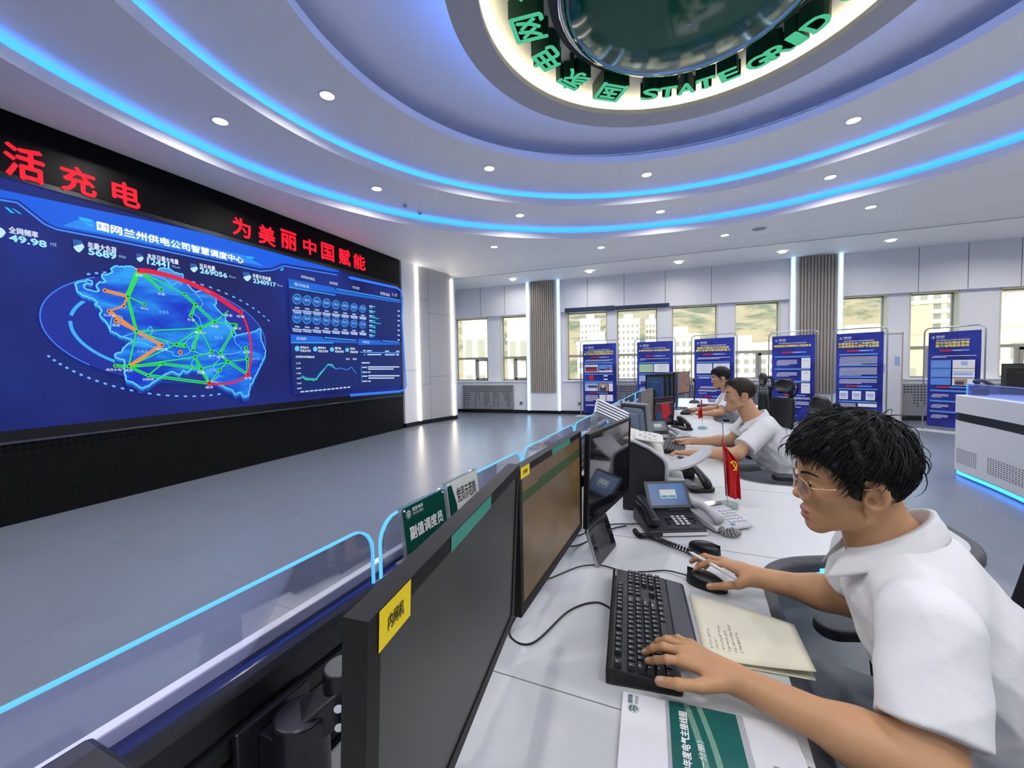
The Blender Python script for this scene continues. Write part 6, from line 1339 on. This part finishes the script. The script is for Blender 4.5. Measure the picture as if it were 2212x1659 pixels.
# ------------------------------------------------------------------ office chairs
MESHB = mat('chair_mesh', '#17191d', 0.8, bump=0.3, bscale=500); CHB = mat('chair_black', '#101114', 0.45)
chair0 = None
def chair(label, x, y, yaw, recline=0.12, arms=True, head=0.0):
    # faces +x in its own frame
    t = thing('office_chair', label, 'chair', (x, y, 0), math.radians(yaw), 'black mesh office chairs')
    part(MB().prism(rrect(0.48, 0.50, 0.10, 6), 0.42, 0.49).build('seat', MESHB, bev=0.02), t)
    tl = lambda z: -0.22 - (z-0.5)*recline
    b = MB(); b.grid(lambda u, v: (tl(0.52+0.50*v) + 0.05*(2*u-1)**2 - 0.03*math.sin(v*3.0), (u-0.5)*(0.46 - 0.10*v*v), 0.52+0.50*v), 14, 14); part(b.build('backrest', MESHB, smooth=True, flat_angle=180, solid=0.025), t)
    zt = 1.02
    part(MB().tube(bez([(tl(0.5)-0.03, 0, 0.46), (tl(0.75)-0.06, 0, 0.75), (tl(1.0)-0.045, 0, 1.0), (tl(1.1)-0.03, 0, 1.10)], 20), 0.022, 8).build('spine', CHB, smooth=True, flat_angle=180), t)
    if head is not None:
        b = MB(); b.grid(lambda u, v: (tl(1.12+.1*v) + 0.045 + 0.05*(2*u-1)**2*0.6 - 0.02*math.cos((v-.5)*2.6), (u-0.5)*0.30*(1-0.5*abs(2*v-1)**3), 1.055+head+0.135*v), 14, 10); part(b.build('headrest', CHB, smooth=True, flat_angle=180, solid=0.028), t)
        b = MB()
        for s in (-1, 1): b.tube(bez([(tl(1.0)-0.03, 0.02*s, 1.0), (tl(1.1)-0.06, 0.05*s, 1.07+head), (tl(1.15)-0.03, 0.06*s, 1.15+head), (tl(1.12)+0.02, 0.05*s, 1.13+head)], 14), 0.009, 6)
        part(b.build('headrest_bracket', CHB, smooth=True, flat_angle=180), t)
    if arms:
        for s in (-1, 1):
            part(MB().tube(bez([(-0.05, 0.22*s, 0.44), (-0.03, 0.30*s, 0.46), (-0.02, 0.315*s, 0.54), (-0.02, 0.315*s, 0.63)], 14), 0.024, 8).build('arm_post', CHB, smooth=True, flat_angle=180), t)
            part(MB(Matrix.Translation((0.02, 0.315*s, 0))).prism(rrect(0.27, 0.09, 0.04, 6), 0.63, 0.662).build('arm_pad', mat('arm_pad', '#23262d', 0.5), bev=0.008), t)
    part(MB().cyl((0, 0, 0.09), (0, 0, 0.42), 0.027, n=14).build('gas_column', STEEL, smooth=True), t)
    for k in range(5):
        a = 2*math.pi*k/5; c, s = math.cos(a), math.sin(a); lg = part(MB().tube([(0, 0, 0.11), (0.15*c, 0.15*s, 0.10), (0.30*c, 0.30*s, 0.075)], [0.03, 0.024, 0.018], 8).build('leg', CHB, smooth=True, flat_angle=180), t)
        part(MB().cyl((0.30*c - 0.02*s, 0.30*s + 0.02*c, 0.03), (0.30*c + 0.02*s, 0.30*s - 0.02*c, 0.03), 0.029, n=14).build('caster', CHB, smooth=True), lg)
    return t
chair('black office chair under the nearest person', 0.68, 1.10, 195, 0.20)
chair('black office chair with broad headrest behind the middle person', 0.90, 3.42, 183, 0.10, True, -0.05)
chair('black office chair behind the farthest person', 1.06, 5.70, 178, 0.10, True, 0.06)
chair('empty tall black office chair between the middle and farthest persons', 1.02, 4.86, 196, 0.22, True, 0.02)
# ------------------------------------------------------------------ display banners before the windows
BNAVY = None
def banner_mat():
    m = mat('banner_blue', '#1c1f86', 0.35, vary=0.0); nt = m.node_tree; b_ = nt.nodes['Principled BSDF']; tc = nt.nodes['Texture Coordinate']
    n = nt.nodes.new('ShaderNodeTexNoise'); n.inputs['Scale'].default_value = 1.3; n.inputs['Detail'].default_value = 3; mp_ = nt.nodes.new('ShaderNodeMapping'); mp_.inputs['Scale'].default_value = (1, 1, 2.2); mp_.inputs['Rotation'].default_value = (0, 0.5, 0)
    nt.links.new(tc.outputs['Object'], mp_.inputs['Vector']); nt.links.new(mp_.outputs[0], n.inputs['Vector']); r = nt.nodes.new('ShaderNodeValToRGB'); e = r.color_ramp.elements
    e[0].position = .35; e[0].color = (*lin('#17196e'), 1); e[1].position = .72; e[1].color = (*lin('#3a50c0'), 1); nt.links.new(n.outputs['Fac'], r.inputs['Fac']); nt.links.new(r.outputs['Color'], b_.inputs['Base Color']); return m
BM = banner_mat(); B_W = mat('print_white', '#d6d9ee', 0.5); B_Y = mat('print_yellow', '#e9dc6a', 0.5); B_L = mat('print_sky', '#5a8ee0', 0.5); B_R = mat('print_red', '#b82a48', 0.5); B_S = mat('print_pale', '#9fb4e6', 0.5); B_P = mat('print_paper', '#dfe2e8', 0.5); B_D = mat('print_dark', '#3a3f58', 0.5); B_G = mat('print_green', '#a9c7a4', 0.5, vary=0.1, scale=40); B_B = mat('print_brown', '#a98a6c', 0.5, vary=0.3, scale=20)
def banner(label, pl, pr, H_, title, sub, build):
    pl, pr = Vector((*pl, 0)), Vector((*pr, 0)); w = (pr-pl).length; M = frame(pl, pr-pl, (0, 0, 1))       # x along, y up, z towards the room
    t = thing('display_banner', label, 'banner', m=M, group='blue display banners by the windows')
    b = MB(); r = 0.09; path = [(0.012, 0.02, 0)] + [(0.012, H_-r, 0)] + [(0.012+r-r*math.cos(a), H_-r+r*math.sin(a), 0) for a in [math.pi/2*i/6 for i in range(1, 7)]] + [(w-0.012-r+r*math.sin(a), H_-r+r*math.cos(a), 0) for a in [math.pi/2*i/6 for i in range(7)]] + [(w-0.012, 0.02, 0)]
    b.tube(path, 0.0125, 8); part(b.build('tube_frame', SILVER, smooth=True, flat_angle=180), t)
    part(MB().box((-0.10, 0.0, -0.16), (w+0.10, 0.022, 0.16)).build('base_plate', mat('banner_base', '#b9bcc6', 0.4), bev=0.008), t)
    x0, x1, y0, y1 = 0.075, w-0.065, 0.10, H_-0.085; fw, fh = x1-x0, y1-y0; zs = lambda x, y: 0.010*math.sin((x-x0)/fw*3.1)*math.cos((y-y0)/fh*6) + 0.004*math.sin(x*20+y*5)
    cl = part(MB().grid(lambda u, v: (x0+fw*u, y0+fh*v, zs(x0+fw*u, y0+fh*v)), 10, 24).build('cloth', BM, smooth=True, flat_angle=180), t)
    F = Matrix.Translation((x0, y0, 0.016)); ms = [B_W, B_Y, B_L, B_R, B_S, B_P, B_D, B_G, B_B]; p = MB(F); ns = [0]
    def R_(xa, ya, xb, yb, m): p.cur = m; ns[0] += 1; z = 0.0002*ns[0]; p.quad2(xa*fw, ya*fh, xb*fw, yb*fh, z)
    def T_(s, xa, y, wd, h, m, bold=0.02): p.cur = m; p.text(s, Matrix.Translation((xa*fw, y*fh, 0.001)), h*fh, wd*fw, bold)
    def lines_(xa, xb, y, n, last=0.6, m=0):
        rr = random.Random(int(y*1000)+n)
        for k in range(n): R_(xa + (0.03 if k == 0 else 0), y-0.0135*k, xb if k < n-1 else xa+(xb-xa)*last, y-0.0135*k+0.006, m)
    p.cur = 0; emblem(p, Matrix.Translation((0.105*fw, 0.945*fh, 0.001)), 0.028); T_('国家电网', .17, .946, .16, .017, 0); T_('STATE GRID', .17, .932, .16, .009, 0)
    T_('西北电网调度运行专项劳动竞赛典型经验', .17, .905, .64, .015, 0, .01)
    for k, s in enumerate(title): T_(s, .48-min(.43, .040*len(s)), (.868 if len(title) == 1 else .872)-0.031*k, min(.86, .080*len(s)), .026, 1, .03)
    R_(.24, .795, .52, .813, 3); R_(.48, .796, .80, .812, 2); T_('主要做法', .52, .799, .16, .010, 0)
    build(R_, T_, lines_)
    p.cur = 2; part(p.build('print', ms), t)
    g = MB()
    for x, y in ((x0+0.02, y1-0.02), (x1-0.02, y1-0.02), (x0+0.02, y0+0.02), (x1-0.02, y0+0.02)): g.cyl((x, y, 0.012), (x, y, 0.022), 0.008, n=10)
    part(g.build('eyelets', CHROME), t); return t
def b1(R, T, L):
    L(.07, .90, .765, 2, .9); R(.06, .715, .90, .735, 2); R(.06, .59, .46, .70, 5); R(.08, .60, .44, .635, 3); R(.08, .635, .44, .67, 6); R(.48, .59, .89, .70, 2); R(.48, .59, .89, .615, 5); R(.72, .62, .82, .66, 3); R(.50, .615, .70, .64, 6)
    R(.06, .555, .90, .572, 2); R(.20, .475, .33, .55, 3); R(.63, .53, .75, .55, 0); R(.63, .48, .75, .50, 0); R(.06, .435, .90, .465, 2); R(.06, .32, .46, .43, 4); R(.10, .325, .40, .36, 0); R(.16, .37, .44, .40, 6); R(.48, .32, .76, .43, 8); R(.78, .32, .90, .43, 5); R(.52, .325, .70, .38, 6); R(.58, .37, .64, .41, 0)
    R(.20, .285, .45, .302, 3); R(.44, .286, .75, .301, 2); L(.07, .46, .255, 7); R(.50, .18, .69, .27, 5); R(.71, .18, .90, .27, 5); L(.07, .88, .12, 2)
def b2(R, T, L):
    L(.07, .90, .765, 2, .2); R(.06, .705, .90, .722, 2); R(.06, .585, .46, .695, 7); R(.48, .585, .90, .695, 5); R(.60, .66, .80, .664, 6); R(.60, .62, .80, .623, 6); R(.06, .55, .90, .567, 2); R(.06, .42, .46, .54, 4); R(.10, .42, .40, .46, 6); R(.30, .46, .36, .50, 3); L(.5, .9, .53, 6); L(.07, .9, .37, 6); R(.06, .28, .9, .297, 2); L(.07, .9, .26, 6)
def b3(R, T, L):
    L(.08, .90, .76, 2, .7); R(.07, .70, .90, .715, 2); R(.07, .57, .47, .69, 5); R(.50, .57, .90, .69, 5); 
    for k in range(6): R(.10, .585+.017*k, .44, .588+.017*k, 4); R(.55, .585+.017*k, .86, .588+.017*k, 4)
    R(.07, .535, .90, .55, 2); L(.10, .60, .52, 2); L(.15, .9, .40, 2); L(.1, .9, .36, 2); L(.1, .5, .32, 1); R(.26, .275, .5, .293, 3); R(.48, .276, .76, .292, 2); L(.07, .9, .25, 6); R(.06, .14, .9, .155, 2)
def b4(R, T, L):
    for k, y in enumerate((.745, .60, .455)): R(.07, y, .89, y+.018, 2); L(.12, .60, y-.035, 5 if k == 0 else 4); R(.70, y-.125, .90, y-.008, 5); R(.74, y-.04, .86, y-.037, 6)
    R(.30, .295, .55, .312, 3); R(.53, .296, .80, .311, 2); L(.10, .90, .275, 3); L(.12, .88, .225, 4); L(.12, .7, .165, 2); R(.12, .06, .16, .10, 2); R(.20, .06, .22, .085, 2); R(.34, .06, .37, .09, 2); R(.40, .06, .60, .075, 2)
def b5(R, T, L):
    for y, n in ((.755, 7), (.635, 7), (.505, 4)): R(.07, y, .89, y+.018, 2); L(.08, .88, y-.022, n)
    R(.24, .405, .50, .422, 3); R(.48, .406, .78, .421, 2); R(.07, .375, .89, .39, 2)
    for x in (.09, .37, .66): R(x, .265, x+.19, .36, 5); R(x+.03, .30, x+.16, .335, 4); R(x+.04, .285, x+.15, .289, 6)
    R(.07, .235, .89, .25, 2); R(.50, .19, .89, .225, 5); L(.08, .45, .215, 5)
def b6(R, T, L):
    L(.08, .93, .745, 2, .35)
    for y in (.62, .525, .445): R(.07, y, .47, y+(.085 if y > .6 else .09 if y > .5 else .072), 2); R(.50, y, .91, y+(.085 if y > .6 else .09 if y > .5 else .072), 5); 
    for k in range(4): R(.10, .64+.015*k, .42, .643+.015*k, 4); R(.10, .545+.015*k, .42, .548+.015*k, 4)
    R(.66, .65, .78, .69, 4); R(.50, .585, .91, .592, 7); R(.52, .55, .88, .575, 4); R(.54, .45, .78, .51, 8); R(.56, .455, .72, .485, 6)
    R(.20, .415, .47, .432, 3); R(.46, .416, .78, .431, 2)
    for y in (.375, .265, .155): R(.07, y, .91, y+.018, 2); L(.10, .44, y-.035, 3)
banner('leftmost blue banner, with a red group photo, before the window by the left slatted column', (-1.75, 11.35), (-0.73, 11.2), 2.02, ('“3+0+N”机制锻造以党员为', '骨干的优秀电网调度运行队伍'), '', b1)
banner('second blue banner from the left, with a pale green table, half hidden by dark monitors', (-0.35, 11.2), (0.63, 11.0), 2.02, ('多措并举优化水电及新能源管理',), '', b2)
banner('blue banner standing right behind the farthest person', (0.94, 10.65), (1.84, 10.25), 2.02, ('超前开展运行方式校核', '提升甘肃中部电网承载力'), '', b3)
banner('blue banner with three small white pages, before the right slatted column', (2.52, 10.65), (3.35, 10.25), 2.02, ('构筑新型负荷管理电力保供体系',), '', b4)
banner('blue banner with three white pages in a row, beside the white board', (3.66, 10.5), (4.41, 10.02), 2.02, ('以查促改补齐二次运行短板', '以培促提强化保护专业技能'), '', b5)
banner('rightmost blue banner, with light blue boxes, beside the white counter', (5.07, 10.25), (5.60, 9.55), 1.97, ('无功电压精益管理', '助力电网提质增效'), '', b6)
wb = thing('whiteboard', 'tall narrow white board leaning behind the fifth blue banner', 'board', (4.92, 11.35, 0), math.radians(8))
part(MB().box((-0.36, -0.015, 0.02), (0.36, 0.015, 1.96)).build('panel', mat('board_white', '#dfe2e8', 0.4, vary=0.01), bev=0.003), wb)
b = MB(); b.box((0.335, -0.022, 0.02), (0.36, -0.014, 1.98)); b.box((-0.36, -0.022, 1.94), (0.36, -0.014, 1.965)); part(b.build('edge_strip', mat('board_edge', '#b7a9a4', 0.5)), wb)
part(MB().quad2(-0.10, 1.10, 0.02, 1.28, 0.0, frame((0, -0.016, 0), (1, 0, 0), (0, 0, 1))).quad2(0.20, 1.25, 0.30, 1.45, 0.0, frame((0, -0.016, 0), (1, 0, 0), (0, 0, 1))).build('notices', B_S), wb)
# ------------------------------------------------------------------ second console at the right
kc = thing('reception_counter', 'white curved counter with black band and blue light at its foot, right edge', 'counter', (0, 0, 0))
ln = bez([(3.52, 6.45, 0), (3.475, 6.36, 0), (3.45, 6.15, 0), (3.40, 5.6, 0), (3.30, 4.95, 0), (3.14, 4.3, 0), (2.95, 3.7, 0)], 42)
def band(name, z0, z1, m, off=0.0, th=0.04):
    b = MB(); n_ = len(ln); vs = []
    for i, p in enumerate(ln):
        d = (ln[min(i+1, n_-1)]-ln[max(i-1, 0)]).normalized(); q = Vector((-d.y, d.x, 0)); q = q if q.x > 0 else -q
        for o_, z in ((-off, z0), (-off, z1), (-off+th, z1), (-off+th, z0)): vs.append(p + q*o_ + Vector((0, 0, z)))
    b.add(vs, [(i*4+j, i*4+(j+1) % 4, (i+1)*4+(j+1) % 4, (i+1)*4+j) for i in range(n_-1) for j in range(4)] + [(0, 1, 2, 3), (4*n_-1, 4*n_-2, 4*n_-3, 4*n_-4)])
    return b.build(name, m, kc, smooth=True, flat_angle=35)
CTR = mat('counter_white', '#cfd2d6', 0.45, vary=0.015)
band('lower_front', 0.075, 0.66, CTR); band('black_band', 0.66, 0.755, mat('counter_black', '#141518', 0.3), -0.006); band('upper_front', 0.755, 0.955, CTR, 0.004); band('foot_light', 0.02, 0.055, glow('foot_blue', '#2f8dff', 4.5), -0.02, 0.01); band('plinth', 0.0, 0.075, mat('plinth_dark', '#2a2c30', 0.5), -0.06)
cap_ = MB(); 
top = [(p.x, p.y) for p in ln] + [(3.75, 3.5), (4.35, 5.0), (4.40, 6.45)]
cap_.prism(top, 0.945, 0.957); cap_.build('counter_top', CTR, kc)
b = MB()
for u0, u1 in ((8, 17), (19, 28)):
    for i in range(u0*2, u1*2):
        p = ln[i//2].lerp(ln[i//2+1], (i % 2)/2+0.1); q = ln[i//2].lerp(ln[i//2+1], (i % 2)/2+0.4); d = (q-p).normalized(); nn = Vector((-d.y, d.x, 0)); nn = nn if nn.x < 0 else -nn
        for j in range(8): z = 0.17+0.022*j; b.add([p+nn*.001+Vector((0, 0, z)), q+nn*.001+Vector((0, 0, z)), q+nn*.001+Vector((0, 0, z+.008)), p+nn*.001+Vector((0, 0, z+.008))], [(0, 1, 2, 3)])
b.build('vent_slots', PERF, kc)
ks = thing('counter_screen', 'low blue lit clear screen on top of the right counter', 'desk screen', (0, 0, 0))
b = MB(); g = ln[2:40]
for i in range(len(g)-1): p, q = g[i]+Vector((.10, 0, 0)), g[i+1]+Vector((.10, 0, 0)); b.add([p+Vector((0, 0, .957)), q+Vector((0, 0, .957)), q+Vector((0, 0, 1.09)), p+Vector((0, 0, 1.09))], [(0, 1, 2, 3)])
b.build('sheet', glassy('counter_acrylic', '#8fa4f4', 0.06, 0.75), ks)
MB().tube([g[0]+Vector((.10, 0, .957)), g[0]+Vector((.10, 0, 1.10))], 0.008, 8).build('lit_edge', LIT, ks); MB().tube([p+Vector((.10, 0, 1.09)) for p in g], 0.003, 6).build('top_edge', mat('edge_pale', '#a9b8ff', 0.3), ks)
monitor('black monitor seen from behind on the right counter', (4.10, 6.25, 1.14), math.radians(20), 0, 0.62, 0.36, M1S, stand=False, bezm=BLACKP).rotation_euler
hs = thing('headset_handset', 'dark telephone handset standing on the right counter\'s end', 'telephone', (3.68, 6.34, 0.957)); b = MB(); handset(b, (-0.07, 0.0, 0.155), (0.09, -0.02, 0.11), (0, 0, 1), 0.024, 0.035); part(b.build('handset', mat('handset_navy', '#1c2240', 0.4), smooth=True, flat_angle=180), hs); part(MB().prism(rrect(0.12, 0.10, 0.02, 4), 0, 0.09).build('cradle', BLACKP, bev=0.02), hs)
